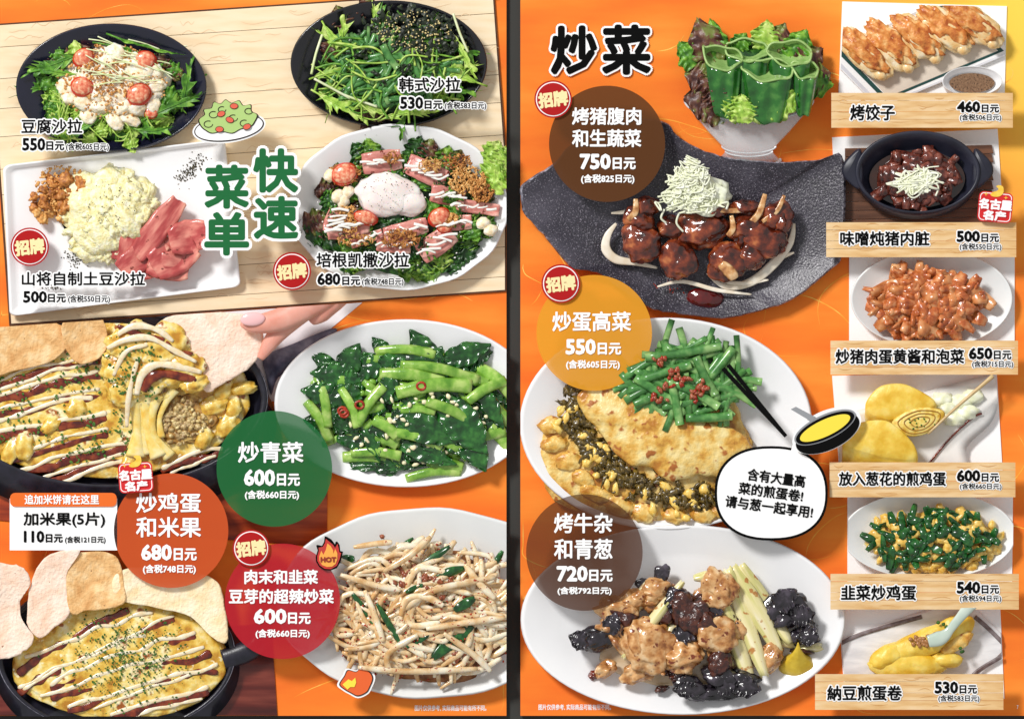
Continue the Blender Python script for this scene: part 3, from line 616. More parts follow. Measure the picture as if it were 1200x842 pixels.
def slice_(parent, name, m, x, y, z, L, W, ang, wave=3, t=2, R=random, clip=None, arch=0, taper=.12, k=2.2):
    a = math.radians(ang); dx, dy = math.cos(a), -math.sin(a); nx, ny = -dy, dx; ph = R.uniform(0, 6); sd = R.uniform(0, 60)
    def f(u, v):
        q = u - .5; l = (v - .5) * L * (1 + .06 * noise.noise(Vector((u * 4, sd, 0)))); w_ = W * (1 - taper * (2 * v - 1) ** 2) * (1 + .1 * noise.noise(Vector((v * 5, sd, 4))))
        return (x + dx * l + nx * w_ * q, y + dy * l + ny * w_ * q, z + wave * math.sin(k * v * math.pi + ph) + wave * .5 * math.sin(3 * u + 4 * v + ph) + arch * (1 - 4 * q * q))
    return sheet(MB(), f, 9, 17, t).build(name, m, parent, clip)

# ============================================================ 1 tofu salad
def tofu_salad():
    R = random.Random(11)
    t = thing('salad_bowl', 131, 150, 4, 'dark navy bowl of tofu salad with halved tomatoes at the top left', 'salad bowl')
    dish(t, 'bowl', 131.5, 103, 111.5, 74.5, M['navy'], 4, 24, 6, .6, 12, .45, 10)
    hf = heapf(131, 108, 98, 62, 14, 22)
    mound(t, 'leaf_bed', 131, 112, 84, 50, 10, 12, M['dgreen'], 4, kind='stuff')
    for x, y in ((78, 62), (95, 58), (190, 74), (200, 84), (68, 70)): lettuce(t, M['redleaf'], x, y + 10, R.uniform(60, 120), 24, 24, 16, 3, 4, 'red_lettuce_leaf', R=R)
    for i in range(64):
        a = R.uniform(0, 6.28); r = R.uniform(.6, .9); x, y = 131 + 98 * r * math.cos(a), 110 + 60 * r * math.sin(a)
        if a > 4.2 and a < 5.6 and R.random() < .6: continue
        (lettuce if R.random() < .45 else mizuna)(t, M['green'] if R.random() < .6 else M['lime'], x - 8 * math.cos(a), y - 6 * math.sin(a), R.uniform(0, 360), R.uniform(22, 38), R.uniform(16, 26), hf(x, y) - 4, R=R)
    for (x, y, a, L, W) in ((95, 64, 205, 62, 30), (88, 88, 172, 52, 24), (172, 140, 28, 66, 30), (160, 152, 345, 40, 22), (215, 125, 80, 56, 22), (120, 140, 200, 60, 22), (118, 52, 350, 70, 9), (135, 44, 340, 84, 8)):
        mizuna(t, M['green'], x, y, a, L, W, 30, 8, R.uniform(-20, 20), 4, R=R)
    for (x, y) in scatter(R, 14, 131, 148, 60, 16, 8): lettuce(t, M['lime'], x, y, R.uniform(0, 360), 22, 18, 24, 4, 4, R=R)
    T = mound(t, 'tofu', 133, 100, 62, 40, 24, 20, M['tofu'], 9, .35)
    for i, (x, y) in enumerate(scatter(R, 26, 134, 103, 58, 40, 13)):
        blob(MB(), (x, y, 40 - .004 * ((x - 134) ** 2 + (y - 103) ** 2) + R.uniform(-2, 3)), (R.uniform(9, 15), R.uniform(7, 12), R.uniform(5, 9)), R.uniform(0, 180), .35, 1.8, i, 3).build('tofu_piece', M['tofu'], t)
    hs = lambda x, y: 47 - .0045 * ((x - 134) ** 2 + 1.6 * (y - 103) ** 2)
    for (x, y, r, rot) in ((99, 69, 13.5, 30), (98, 103, 14.5, -10), (171, 72, 14, 10), (164, 112, 16, 20), (178, 133, 9, 0)): cherry(t, x, y, hs(x, y) - 1, r, rot, .85)
    bits(R, scatter(R, 420, 132, 97, 66, 44), hs, .9, 1.9, 1.2).build('golden_flakes', M['flake'], t, kind='stuff')
    bits(R, scatter(R, 160, 125, 80, 26, 32), hs, .8, 1.8, 2).build('golden_flakes', M['crumb'], t, kind='stuff')
    for i in range(24):
        x, y = R.uniform(110, 205), R.uniform(50, 100); strand(t, M['stem'], rstick(R, x, y, hs(x, y) + 5, R.uniform(22, 50), 1, .12, R.uniform(-.7, .2)), .8, 'leek_strand')
    for i in range(26):
        x, y = R.uniform(65, 180), R.uniform(122, 166); strand(t, M['lime'], rstick(R, x, y, 34, R.uniform(18, 42), 1, .3), .8, 'sprout_strand')
tofu_salad()

# ============================================================ 2 korean salad
def korean():
    R = random.Random(22)
    t = thing('salad_bowl', 456, 120, 4, 'black bowl of greens heaped with dark seaweed and sesame at the top', 'salad bowl')
    dish(t, 'bowl', 456, 75.5, 115, 74, M['black'], 4, 24, 6, .6, 10, .45, 8)
    hf = heapf(462, 82, 98, 62, 14, 26)
    mound(t, 'leaf_bed', 462, 84, 84, 50, 10, 12, M['dgreen'], 4, kind='stuff')
    for (x, y) in ((415, 125), (440, 128), (425, 138), (455, 135), (392, 45), (405, 35), (530, 60), (540, 75), (436, 22)): lettuce(t, M['redleaf'], x, y, R.uniform(0, 360), 30, 26, 18, 4, 4, 'red_lettuce_leaf', R=R)
    for i in range(40):
        a = R.uniform(0, 6.28); r = R.uniform(.55, .85); x, y = 462 + 96 * r * math.cos(a), 84 + 58 * r * math.sin(a)
        mizuna(t, M['green'] if R.random() < .5 else M['lime'], x, y, R.uniform(0, 360), R.uniform(26, 46), R.uniform(14, 24), hf(x, y) - 2, R=R)
    for (x, y, a, L, W) in ((372, 110, 330, 66, 26), (368, 92, 20, 44, 26), (400, 55, 80, 30, 22), (395, 110, -25, 66, 20), (455, 112, 20, 110, 26), (560, 98, 160, 100, 28), (530, 40, -60, 60, 20), (380, 30, -60, 40, 24), (450, 140, 20, 60, 22)):
        mizuna(t, M['lime'], x, y, a, L, W, 34, 10, R.uniform(-15, 15), 5, R=R)
    for i in range(150):
        x, y = scatter(R, 1, 462, 78, 80, 46)[0]; cutchive(R, t, x, y, hf(x, y) + R.uniform(4, 9), R.uniform(18, 40), R.uniform(2, 3.6), M['chive'], ang=R.uniform(-.3, 2.2) + (x - 462) * -.008)
    cutchive(R, t, 458, 68, 52, 32, 4.5, M['chive'], ang=-1.0)
    for x, y, a in ((390, 105, -.5), (420, 118, -.35), (372, 65, 1.3), (540, 40, -1.2)): strand(t, M['stem'], rstick(R, x, y, 42, 48, 1.4, .05, a), 1.5, 'pale_stem')
    for i in range(60):
        x, y = scatter(R, 1, 462, 84, 84, 48)[0]; strand(t, M['lime'] if i % 2 else M['green'], rstick(R, x, y, hf(x, y) + 13, R.uniform(30, 62), 1, .3, R.gauss(.1, .8)), R.uniform(.8, 1.5), 'green_strand')
    for i in range(46):
        x, y = scatter(R, 1, 476, 60, 74, 42)[0]; slice_(t, 'seaweed_shred', M['nori'], x, y, hf(x, y) + 15, R.uniform(8, 18), R.uniform(2, 4), R.uniform(0, 180), 2, .4, R, taper=.4)
    hs = lambda x, y: 50 - .006 * ((x - 486) ** 2 + 1.4 * (y - 42) ** 2)
    for q in range(5):
        b = MB()
        for x, y in scatter(R, 64, 482 + R.uniform(-14, 14), 44 + R.uniform(-4, 4), 56, 32):
            r = R.uniform(1.5, 3.6); blob(b, (x, y, hs(x, y) + R.uniform(0, 5)), (r * 1.5, r, r * .5), R.uniform(0, 180), .8, 2, R.uniform(0, 99), 1, tilt=R.uniform(-50, 50))
        b.build('shredded_seaweed', M['nori'], t, kind='stuff', smooth=False)
    bits(R, scatter(R, 60, 465, 72, 54, 34), hf, 1, 2, 10).build('shredded_seaweed', M['nori'], t, kind='stuff')
    bits(R, scatter(R, 150, 486, 38, 44, 24), hs, .7, 1.2, 5.5, amp=.1).build('sesame_seed', M['sesame'], t, kind='stuff')
korean()

# ============================================================ 3 potato salad plate
def potato():
    R = random.Random(33)
    t = thing('square_plate', 145, 330, 4, 'square white plate with potato salad, bacon slices and fried onion', 'plate')
    Q = np.array([(4, 194), (264, 163), (283, 336), (12, 371)], float)
    def qp(u, v): return (Q[0] * (1 - u) + Q[1] * u) * (1 - v) + (Q[3] * (1 - u) + Q[2] * u) * v
    base = [(p[0], p[1]) for p in rrect(0, 0, 1, 1, .035, 4)]
    def ring(k, z, dy=0): return [(*(qp(.5 + (u - .5) * k, .5 + (v - .5) * k) + np.array([0, dy])), z) for u, v in base]
    b = MB(); loops(b, [ring(.9, 4), ring(.99, 14), ring(1, 17), ring(.99, 18.5), ring(.972, 17.5), ring(.94, 11), ring(.9, 9), ring(.6, 8.6), ring(.1, 8.5)], cap0=True).build('plate', M['china'], t)
    for i, (x, y) in enumerate(scatter(R, 26, 70, 232, 30, 28, 7)):     # fried onion heap
        blob(MB(), (x + (y - 232) * -.35, y, 14 + R.uniform(0, 12)), (R.uniform(5, 10), R.uniform(4, 8), R.uniform(4, 8)), R.uniform(0, 180), .7, 2, i, 3).build('fried_onion', M['crumb'] if y < 245 else M['flake'], t)
    bits(R, scatter(R, 260, 74, 224, 34, 30), lambda x, y: 22, .8, 2.2, 0).build('onion_crumbs', M['flake'], t, kind='stuff')
    mound(t, 'potato_mound', 130, 250, 54, 48, 16, 28, M['potato'], 8, .3)
    for i, (x, y) in enumerate(scatter(R, 60, 131, 250, 54, 50, 9)):
        h = 40 - .008 * ((x - 130) ** 2 + (y - 248) ** 2); blob(MB(), (x, y, h), (R.uniform(6, 12), R.uniform(5, 10), R.uniform(4, 8)), R.uniform(0, 180), .5, 2, i, 3).build('potato_lump', M['potato'], t)
    mound(t, 'potato_mound', 108, 290, 22, 16, 14, 14, M['potato'], 3, .4)
    for (x, y, L, W, a, z) in ((150, 278, 58, 32, 75, 30), (168, 300, 62, 34, 35, 33), (186, 268, 84, 30, 52, 37), (205, 300, 56, 46, 30, 36), (198, 312, 50, 34, -8, 34), (222, 278, 46, 40, 15, 41), (172, 318, 52, 20, 15, 28)):
        slice_(t, 'bacon_slice', M['bacon'], x, y, z, L, W, a, 2.6, 2.4, R, taper=.3)
    pts = [(R.gauss(93, 9), R.gauss(302, 6)) for _ in range(130)] + [(212 + 24 * u + R.gauss(0, 5), 212 - 26 * u + R.gauss(0, 4)) for u in [R.random() for _ in range(190)]] + [(R.gauss(60, 9), R.gauss(337, 2)) for _ in range(30)] + [(R.gauss(110, 10), R.gauss(232, 10)) for _ in range(0)]
    bits(R, pts, lambda x, y: 9, .35, 1.0, .3).build('ground_pepper', M['pepper'], t, kind='stuff')
    bits(R, scatter(R, 70, 128, 238, 34, 26), lambda x, y: 46 - .008 * ((x - 130) ** 2 + (y - 248) ** 2), .4, .8, 1.5).build('ground_pepper', M['pepper'], t, kind='stuff')
potato()

# ============================================================ 4 caesar salad
def caesar():
    R = random.Random(44)
    t = thing('salad_bowl', 470, 300, 4, 'white bowl of caesar salad with bacon, poached egg and croutons', 'salad bowl')
    dish(t, 'bowl', 468, 243, 128, 97, M['china'], 4, 24, 6, .7, 8, .45, 6, clip=CL, wob=.008, seed=14)
    hf = heapf(470, 248, 118, 86, 14, 20)
    mound(t, 'leaf_bed', 470, 250, 100, 70, 10, 13, M['dgreen'], 4, kind='stuff', clip=CL)
    for i in range(74):
        a = i / 74 * 6.283 * 2 + R.uniform(-.1, .1); r = R.uniform(.6, .9); x, y = 470 + 112 * r * math.cos(a), 248 + 80 * r * math.sin(a)
        mm = M['redleaf'] if (math.cos(a) < -.2 and math.sin(a) < .2 and R.random() < .55) or (math.sin(a) < -.3 and math.cos(a) > .3 and R.random() < .5) else (M['green'] if R.random() < .5 else (M['lime'] if R.random() < .35 else M['dgreen']))
        lettuce(t, mm, x - 9 * math.cos(a), y - 8 * math.sin(a), R.uniform(0, 360) if R.random() < .4 else -math.degrees(a) + R.uniform(-50, 50), R.uniform(24, 38), R.uniform(24, 36), hf(x, y), 5, 4, R=R, clip=CL)
    for (x, y) in ((568, 210), (575, 225), (582, 200), (572, 192)): lettuce(t, M['lime'], x, y, R.uniform(0, 90), 30, 30, 34, 5, 4, R=R, clip=CL)
    for (x, y) in scatter(R, 30, 470, 250, 80, 55, 14): lettuce(t, R.choice([M['dgreen'], M['green']]), x, y, R.uniform(0, 360), 28, 26, 32, 5, 4, R=R)
    BS = [(448, 190, 46, 26, 8), (500, 202, 50, 26, -25), (525, 230, 40, 22, -10), (555, 243, 62, 15, -8), (408, 265, 50, 28, 10), (395, 258, 34, 26, 70), (476, 270, 52, 20, 14), (512, 286, 46, 28, 35), (532, 262, 42, 18, 5), (430, 280, 40, 12, 20), (462, 287, 40, 20, -5)]
    for (x, y, L, W, a) in BS: slice_(t, 'bacon_slice', M['baconp'], x, y, 41 - .0012 * ((x - 470) ** 2), L, W, a, 2.4, 2.4, R)
    blob(MB(), (455, 229, 40), (36, 26, 13), 0, .22, 1.2, 4, 4).build('poached_egg', M['egg'], t)
    blob(MB(), (478, 236, 38), (22, 18, 12), -20, .15, 1.2, 6, 4).build('egg_white', M['egg'], t)
    cherry(t, 404, 205, 40, 17, 20, .8); cherry(t, 429, 256, 44, 15, -15, .6); cherry(t, 515, 255, 42, 14, 30, .8); cherry(t, 521, 268, 40, 9, 0)
    for (x, y) in ((397, 230), (408, 226), (388, 206), (566, 262), (403, 236), (575, 270)): blob(MB(), (x, y, 40), (9, 7, 6), R.uniform(0, 90), .3, 1.5, x, 2).build('crouton', M['tofu'], t)
    for (x, y, L, W, a) in BS:
        ar = math.radians(a); 
        for k in range(-2, 3):
            cx_, cy_ = x + k * L * .17 * math.cos(ar), y - k * L * .17 * math.sin(ar)
            strand(t, M['dressing'], [(cx_ - W * .4 * math.cos(.3 + R.uniform(-.1, .1)), cy_ + R.uniform(-4, 4), 48), (cx_, cy_ + R.uniform(-2, 2), 49.5), (cx_ + W * .42, cy_ + R.uniform(-4, 2), 48)], R.uniform(.9, 1.9), 'dressing_line', n=6, seg=5, flat=.5)
    for q, (cx_, cy_, rx_, ry_, n_) in enumerate(((404, 205, 18, 12, 90), (548, 212, 22, 16, 200), (565, 225, 12, 14, 90), (408, 258, 18, 16, 130), (470, 280, 22, 10, 120), (505, 195, 12, 8, 60), (460, 186, 10, 6, 40), (525, 258, 12, 8, 60), (535, 190, 20, 8, 60), (418, 282, 22, 6, 50))):
        b = MB()
        for x, y in scatter(R, n_, cx_, cy_, rx_, ry_): P = rstick(R, x, y, 50 - .0012 * (x - 470) ** 2, R.uniform(3, 7), .8, .5); tube(b, P, R.uniform(.6, 1.1), 5)
        b.build('crispy_crumbs', M['flake'] if q % 2 else M['crumb'], t, kind='stuff')
    bits(R, scatter(R, 70, 458, 226, 34, 22), lambda x, y: 57 - 17 * (((x - 455) / 39) ** 2 + ((y - 229) / 28) ** 2) ** 1.2, .35, .7, 0).build('ground_pepper', M['pepper'], t, kind='stuff')
    bits(R, scatter(R, 90, 470, 250, 100, 70), lambda x, y: hf(x, y) + 8, .6, 1.4, 2).build('cheese_crumbs', M['dressing'], t, kind='stuff')
caesar()
# ============================================================ 5 large pan with cheese egg, cracker and hand
def sauced_egg(t, R, cx, cy, rx, ry, z, lines, hf, nflake, clip, seed):
    blob(MB(), (cx, cy, z), (rx, ry, 9), 0, .05, 2.5, seed, 5, flat=.3).build('egg_filling', M['omelet'], t, clip)
    for i, (x0, y0, x1, y1, kind) in enumerate(lines):
        n = max(4, int(math.hypot(x1 - x0, y1 - y0) / 22)); P = []
        for k in range(n + 1):
            u = k / n; x, y = x0 + (x1 - x0) * u, y0 + (y1 - y0) * u + R.uniform(-3.2, 3.2) - 3 * math.sin(math.pi * u); P.append((x, y, hf(x, y) + (.6 if kind == 's' else 1.6)))
        r = R.uniform(3.2, 5.6) if kind == 's' else R.uniform(1.7, 2.9)
        C = cur(P, 6); rr = [max(.8, r * (1 + .75 * noise.noise(Vector((k * .33, i, seed))))) for k in range(len(C))]; rr[0] *= .7; rr[-1] *= .7
        tube(MB(), C, rr, 8, True, .24 if kind == 's' else .42).build('sauce_line' if kind == 's' else 'mayonnaise_line', M['sauce'] if kind == 's' else M['mayo'], t, clip)
def bigpan():
    R = random.Random(55); cl = CB + [(-13.9, 0, -1, 0)]
    t = thing('iron_pan', 130, 560, 2, 'large black iron pan of cheesy egg with sauce and mayonnaise lines', 'pan')
    dish(t, 'pan_body', 128, 466, 187, 105, M['iron'], 2, 26, 4, .9, 8, .9, 40, lip=.045, clip=cl)
    b = MB(); cc = cur([(x, y, 27) for x, y in [(128 + 185.5 * math.cos(a), 466 + 103.5 * math.sin(a)) for a in np.linspace(-1.2, 1.2, 14)]], 3); tube(b, cc, 1.5, 6); b.build('worn_rim', mat('worn_grey_rim', [(120, 116, 130), (170, 168, 182)], size=10, rough=.3, var=0), t, cl)
    cx, cy, rx, ry = 120, 466, 172, 92
    hf = lambda x, y: 21 + 4 * max(0, 1 - ((x - cx) / rx) ** 2 - ((y - cy) / ry) ** 2)
    Ls = []
    for (x0, y0, x1, y1) in ((-16, 452, 118, 416), (-16, 470, 122, 434), (-16, 488, 118, 456), (-16, 512, 126, 486), (2, 540, 128, 502), (18, 553, 150, 520), (50, 560, 165, 530), (190, 548, 262, 526), (-16, 425, 60, 402)):
        Ls.append((x0, y0 + 5, x1, y1 + 6, 's')); Ls.append((x0, y0 - 2, x1, y1 - 1, 'm')); 
        if R.random() < .5: Ls.append((x0 + 10, y0 + 8, x1 - 8, y1 + 7, 'm'))
    sauced_egg(t, R, cx, cy, rx, ry, 17, Ls, hf, 0, cl, 2)
    # eaten hollow with mince
    blob(MB(), (214, 491, 25), (36, 27, 3), -8, .3, 2.2, 3, 4).build('egg_hollow', mat('brown_egg_hollow', [(130, 84, 30), (186, 138, 66), (226, 190, 110)], size=9, rough=.35, var=0, bump=1.5, bsize=4, coat=.3), t)
    b = MB()
    for x, y in [(216 + R.gauss(0, 15), 494 + R.gauss(0, 9)) for _ in range(150)]: r = R.uniform(1.5, 3.4); blob(b, (x, y, 29), (r * 1.5, r, r * .8), R.uniform(0, 180), .6, 2, R.random() * 99, 1)
    b.build('minced_filling', mat('pale_mince', [(120, 84, 44), (196, 166, 110), (232, 212, 160)], size=4, rough=.4, var=.3, hue=.01), t, kind='stuff')
    for i, (x, y) in enumerate(((262, 460), (275, 478), (250, 475), (268, 498), (240, 512), (285, 455), (30, 522), (14, 528), (90, 478), (60, 498), (150, 545))):
        blob(MB(), (x, y, 24), (R.uniform(12, 20), R.uniform(8, 13), 7), R.uniform(0, 90), .35, 1.8, i, 3).build('egg_lump', M['omelet'], t, cl)
    # stretched cheese pull
    for i, (P, r) in enumerate((([(172, 448, 44), (173, 480, 36), (176, 505, 31), (188, 534, 27)], [13, 7, 6, 13]), ([(156, 448, 42), (160, 480, 36), (162, 505, 31), (160, 534, 27)], [12, 6, 5, 13]), ([(206, 455, 42), (196, 470, 38), (188, 490, 34), (190, 512, 30)], [7, 4, 3, 5]), ([(163, 452, 40), (165, 480, 34), (168, 505, 30), (172, 532, 27)], [9, 5, 4, 8]), ([(186, 462, 42), (180, 485, 38), (182, 510, 32), (200, 535, 27)], [8, 4, 4, 9]), ([(150, 440, 40), (156, 470, 34), (160, 500, 30), (156, 525, 26)], [9, 6, 4, 6]), ([(200, 462, 40), (186, 470, 38), (180, 500, 34), (184, 530, 27)], [5, 3, 3, 6]))):
        tube(MB(), cur(P, 6), r, 9, True, .5).build('cheese_string', mat('melted_cheese', [(240, 196, 84), (250, 222, 130), (252, 236, 176)], size=14, rough=.25, var=.02, coat=.5, sss=.2), t)
    b = MB()
    for x, y in scatter(R, 640, 88, 478, 120, 64): 
        if (x - 214) ** 2 + (y - 491) ** 2 > 1300 and noise.noise(Vector((x * .03, y * .05, 2))) > -.12: r = R.uniform(.7, 2.0); blob(b, (x, y, hf(x, y) + 4.6), (r * 1.3, r, .5), R.uniform(0, 180), .6, 2, R.random() * 99, 1, tilt=R.uniform(-40, 40))
    b.build('parsley_flakes', M['parsley'], t, cl, kind='stuff', smooth=False)

    # rear crackers blurred behind the pan
    for (P, z) in (([(-14, 380), (60, 384), (74, 400), (70, 418), (30, 430), (-14, 438)], 4), ([(66, 384), (120, 378), (126, 400), (118, 414), (84, 418), (70, 408)], 6)):
        pass
    k = thing('rice_cracker_row', 60, 400, 30, 'row of peach rice crackers standing behind the large pan under the board edge', 'rice crackers')
    crack([(-16, 376), (40, 372), (78, 384), (82, 404), (60, 424), (20, 434), (-16, 438)], 34, curl=4).build('cracker', M['crackerb'], k, cl)
    crack([(76, 378), (118, 372), (128, 398), (120, 418), (96, 426), (80, 410)], 38, curl=4).build('cracker', M['crackerb'], k, cl)
    # lifted cracker
    c = thing('lifted_rice_cracker', 240, 458, 44, 'large pink rice cracker scooping stringy cheese egg out of the pan', 'rice cracker')
    crack([(196, 372), (250, 366), (300, 372), (310, 396), (304, 418), (286, 436), (262, 450), (243, 459), (232, 440), (212, 412), (190, 392)], 50, curl=-5, tilty=-4).build('cracker', M['cracker'], c, CB)
    for i, (x, y, rx_, ry_, z_) in enumerate(((160, 402, 34, 24, 50), (150, 430, 30, 24, 46), (190, 405, 34, 26, 52), (212, 432, 30, 20, 50), (176, 438, 30, 24, 48), (148, 455, 22, 22, 40), (228, 448, 18, 12, 48))):
        blob(MB(), (x, y, z_), (rx_, ry_, 10), 15, .3, 1.8, i + 3, 4).build('scooped_egg', M['omelet'], c, CB)
    hc = 62
    for P, r, mm in (([(140, 392, hc), (160, 382, hc + 2), (185, 386, hc + 2), (205, 400, hc)], 3.6, 'mayo'), ([(128, 408, hc - 2), (150, 398, hc + 2), (178, 396, hc + 3), (205, 410, hc + 1), (232, 424, hc - 2)], 3.4, 'mayo'), ([(162, 462, 55), (168, 440, 60), (182, 428, 62), (205, 428, 62), (238, 436, 58)], 4.4, 'mayo'), ([(135, 440, 56), (150, 412, hc), (175, 404, hc + 2)], 2.6, 'mayo'), ([(150, 500, 40), (152, 470, 50), (158, 440, 58), (164, 420, 62)], 2.8, 'mayo'), ([(170, 458, 56), (180, 442, 60), (200, 438, 60), (232, 445, 57)], 5.5, 'sauce'), ([(140, 382, hc - 3), (165, 392, hc + 1), (195, 398, hc + 2)], 3.2, 'sauce'), ([(196, 398, hc), (206, 412, hc), (228, 414, hc - 2)], 3.0, 'sauce')):
        tube(MB(), cur(P, 7), [r * .7, r, r * 1.3, r * .8, r * 1.1, r * .5], 8, True, .45).build('mayonnaise_line' if mm == 'mayo' else 'sauce_line', M[mm], c, CB)
    b = MB()
    for x, y in scatter(R, 170, 168, 424, 46, 46): r = R.uniform(.8, 2.0); blob(b, (x, y, 63 - .005 * ((x - 170) ** 2 + (y - 415) ** 2)), (r * 1.3, r, .5), R.uniform(0, 180), .6, 2, R.random() * 99, 1)
    b.build('parsley_flakes', M['parsley'], c, CB, kind='stuff', smooth=False)
    # hand: a thumb above and a finger below, cropped by the board
    h = thing('person', 330, 385, 50, 'finger and thumb of a hand pinching the lifted rice cracker', 'person')
    b = MB(); tube(b, cur([(400, 330, 62), (372, 352, 64), (334, 373, 66), (302, 380, 66), (284, 378, 64)], 8), [20, 18, 15, 13, 10, 4], 14, True, .8)
    tube(b, cur([(382, 340, 52), (344, 372, 52), (322, 396, 54), (306, 420, 52)], 8), [18, 15, 12, 9, 4], 14, True, .8)
    tube(b, cur([(410, 330, 56), (388, 352, 58), (375, 368, 57), (366, 378, 54)], 8), [18, 16, 12, 4], 14, True, .8)
    b.build('hand', M['skin'], h, CB)
    blob(MB(), (298, 374, 76), (15, 8, 4), 4, .04, 1, 2, 3).build('finger_nail', M['nail'], h, CB)
    o = thing('grey_bowl', 335, 410, 2, 'blurred dark grey bowl edge behind the large pan and greens plate', 'bowl')
    loops(MB(), [polyz(cur([(310, 418), (345, 402), (388, 385), (392, 392), (352, 425), (326, 442), (318, 462), (312, 440)], 4, True), 2), polyz(cur([(310, 418), (345, 402), (388, 385), (392, 392), (352, 425), (326, 442), (318, 462), (312, 440)], 4, True), 8)]).build('bowl_rim', mat('grey_blue_ceramic', [(62, 62, 82), (108, 106, 128), (150, 148, 166)], size=20, rough=.4, var=0), o, CB)
bigpan()

# ============================================================ 6 greens
def greens():
    R = random.Random(66)
    t = thing('plate', 476, 550, 2, 'white plate of stir fried dark green vegetables with chili rings', 'plate')
    dish(t, 'plate', 476, 472, 154, 98, M['china'], 2, 20, 6, .66, 5, .5, 8, clip=CL)
    hf = heapf(482, 474, 122, 72, 10, 24)
    mound(t, 'greens_bed', 482, 476, 104, 58, 8, 12, M['dgreen'], 4, kind='stuff', clip=CL)
    def stem(x0, y0, x1, y1, r, z=0, mm='bokstem'):
        mx, my = (x0 + x1) / 2, (y0 + y1) / 2; L = math.hypot(x1 - x0, y1 - y0)
        P = [(x0, y0, hf(x0, y0) + z), (mx + (y1 - y0) * .06, my - (x1 - x0) * .06, hf(mx, my) + z + 3), (x1, y1, hf(x1, y1) + z)]
        tube(MB(), cur(P, 6), [r * .9, r, r * .95, r * 1.1], 10, True, .6).build('stem', M[mm], t, CL)
    for s in ((360, 470, 388, 520, 7), (368, 446, 382, 475, 6), (440, 412, 520, 417, 6.5), (446, 438, 520, 448, 8), (465, 460, 552, 452, 8.5), (420, 495, 452, 450, 6.5), (402, 535, 470, 542, 7), (440, 490, 470, 512, 6.5), (470, 480, 510, 482, 5), (500, 540, 542, 548, 7), (520, 510, 552, 532, 8), (540, 440, 570, 450, 7), (560, 430, 600, 462, 8), (570, 470, 600, 500, 7), (574, 500, 600, 530, 8), (440, 512, 466, 520, 7), (395, 430, 402, 455, 6), (425, 425, 455, 420, 5), (555, 490, 560, 530, 6)): stem(*s, z=5)
    for i in range(80):
        x, y = scatter(R, 1, 482, 478, 104, 58)[0]; stem(x, y, x + R.uniform(-24, 24), y + R.uniform(-14, 14), R.uniform(3, 5.5), z=R.uniform(-4, 2))
    for i in range(80):
        x, y = scatter(R, 1, 482, 478, 108, 60)[0]
        lettuce(t, M['bokleaf'], x, y, R.uniform(0, 360), R.uniform(30, 56), R.uniform(18, 30), hf(x, y) + R.uniform(-4, 3), 3, 4, 'wilted_leaf', clip=CL, R=R, jag=.35)
    for (x, y, a, L, W) in ((400, 440, 60, 44, 30), (415, 430, 0, 50, 28), (450, 422, 0, 84, 20), (520, 424, 20, 60, 28), (545, 420, 15, 34, 26), (390, 500, 20, 60, 30), (395, 510, -5, 56, 28), (465, 490, -20, 80, 34), (520, 470, -50, 80, 44), (540, 500, -60, 60, 34), (470, 520, -20, 70, 22), (410, 545, 0, 90, 16), (380, 470, -60, 34, 20), (560, 450, -60, 60, 22), (445, 470, 60, 44, 22)):
        lettuce(t, M['bokleaf'], x, y, a, L, W, hf(x, y) + 5, 3, 6, 'wilted_leaf', clip=CL, R=R, jag=.35)
    for s in ((372, 440, 384, 500, 6), (455, 505, 520, 525, 6), (500, 470, 560, 500, 6.5), (470, 428, 560, 446, 6.5), (530, 530, 592, 505, 6), (412, 530, 470, 534, 6), (548, 470, 592, 446, 6.5), (400, 455, 420, 500, 5.5), (476, 560, 540, 552, 5.5), (465, 460, 552, 452, 8.5), (420, 497, 450, 452, 6), (446, 438, 520, 448, 7), (520, 515, 550, 534, 7.5), (438, 492, 466, 510, 6.5), (442, 411, 510, 416, 5.5), (505, 545, 542, 548, 6), (360, 470, 386, 516, 6)): stem(*s, z=11)
    for (x, y) in ((494, 452), (422, 474), (404, 484), (402, 481)):
        P = [(x + 5 * math.cos(a), y + 4.4 * math.sin(a), hf(x, y) + 19) for a in np.linspace(0, 6.28, 12)]; tube(MB(), P, 1.5, 6).build('chili_ring', M['chili'], t)
    for i, (x, y) in enumerate(scatter(R, 46, 485, 500, 90, 46)): blob(MB(), (x, y, hf(x, y) + 12), (R.uniform(2, 4.5), R.uniform(1.6, 3.4), 2), R.uniform(0, 180), .4, 2, i, 2).build('garlic_bit', M['garlic'], t, CL)
greens()

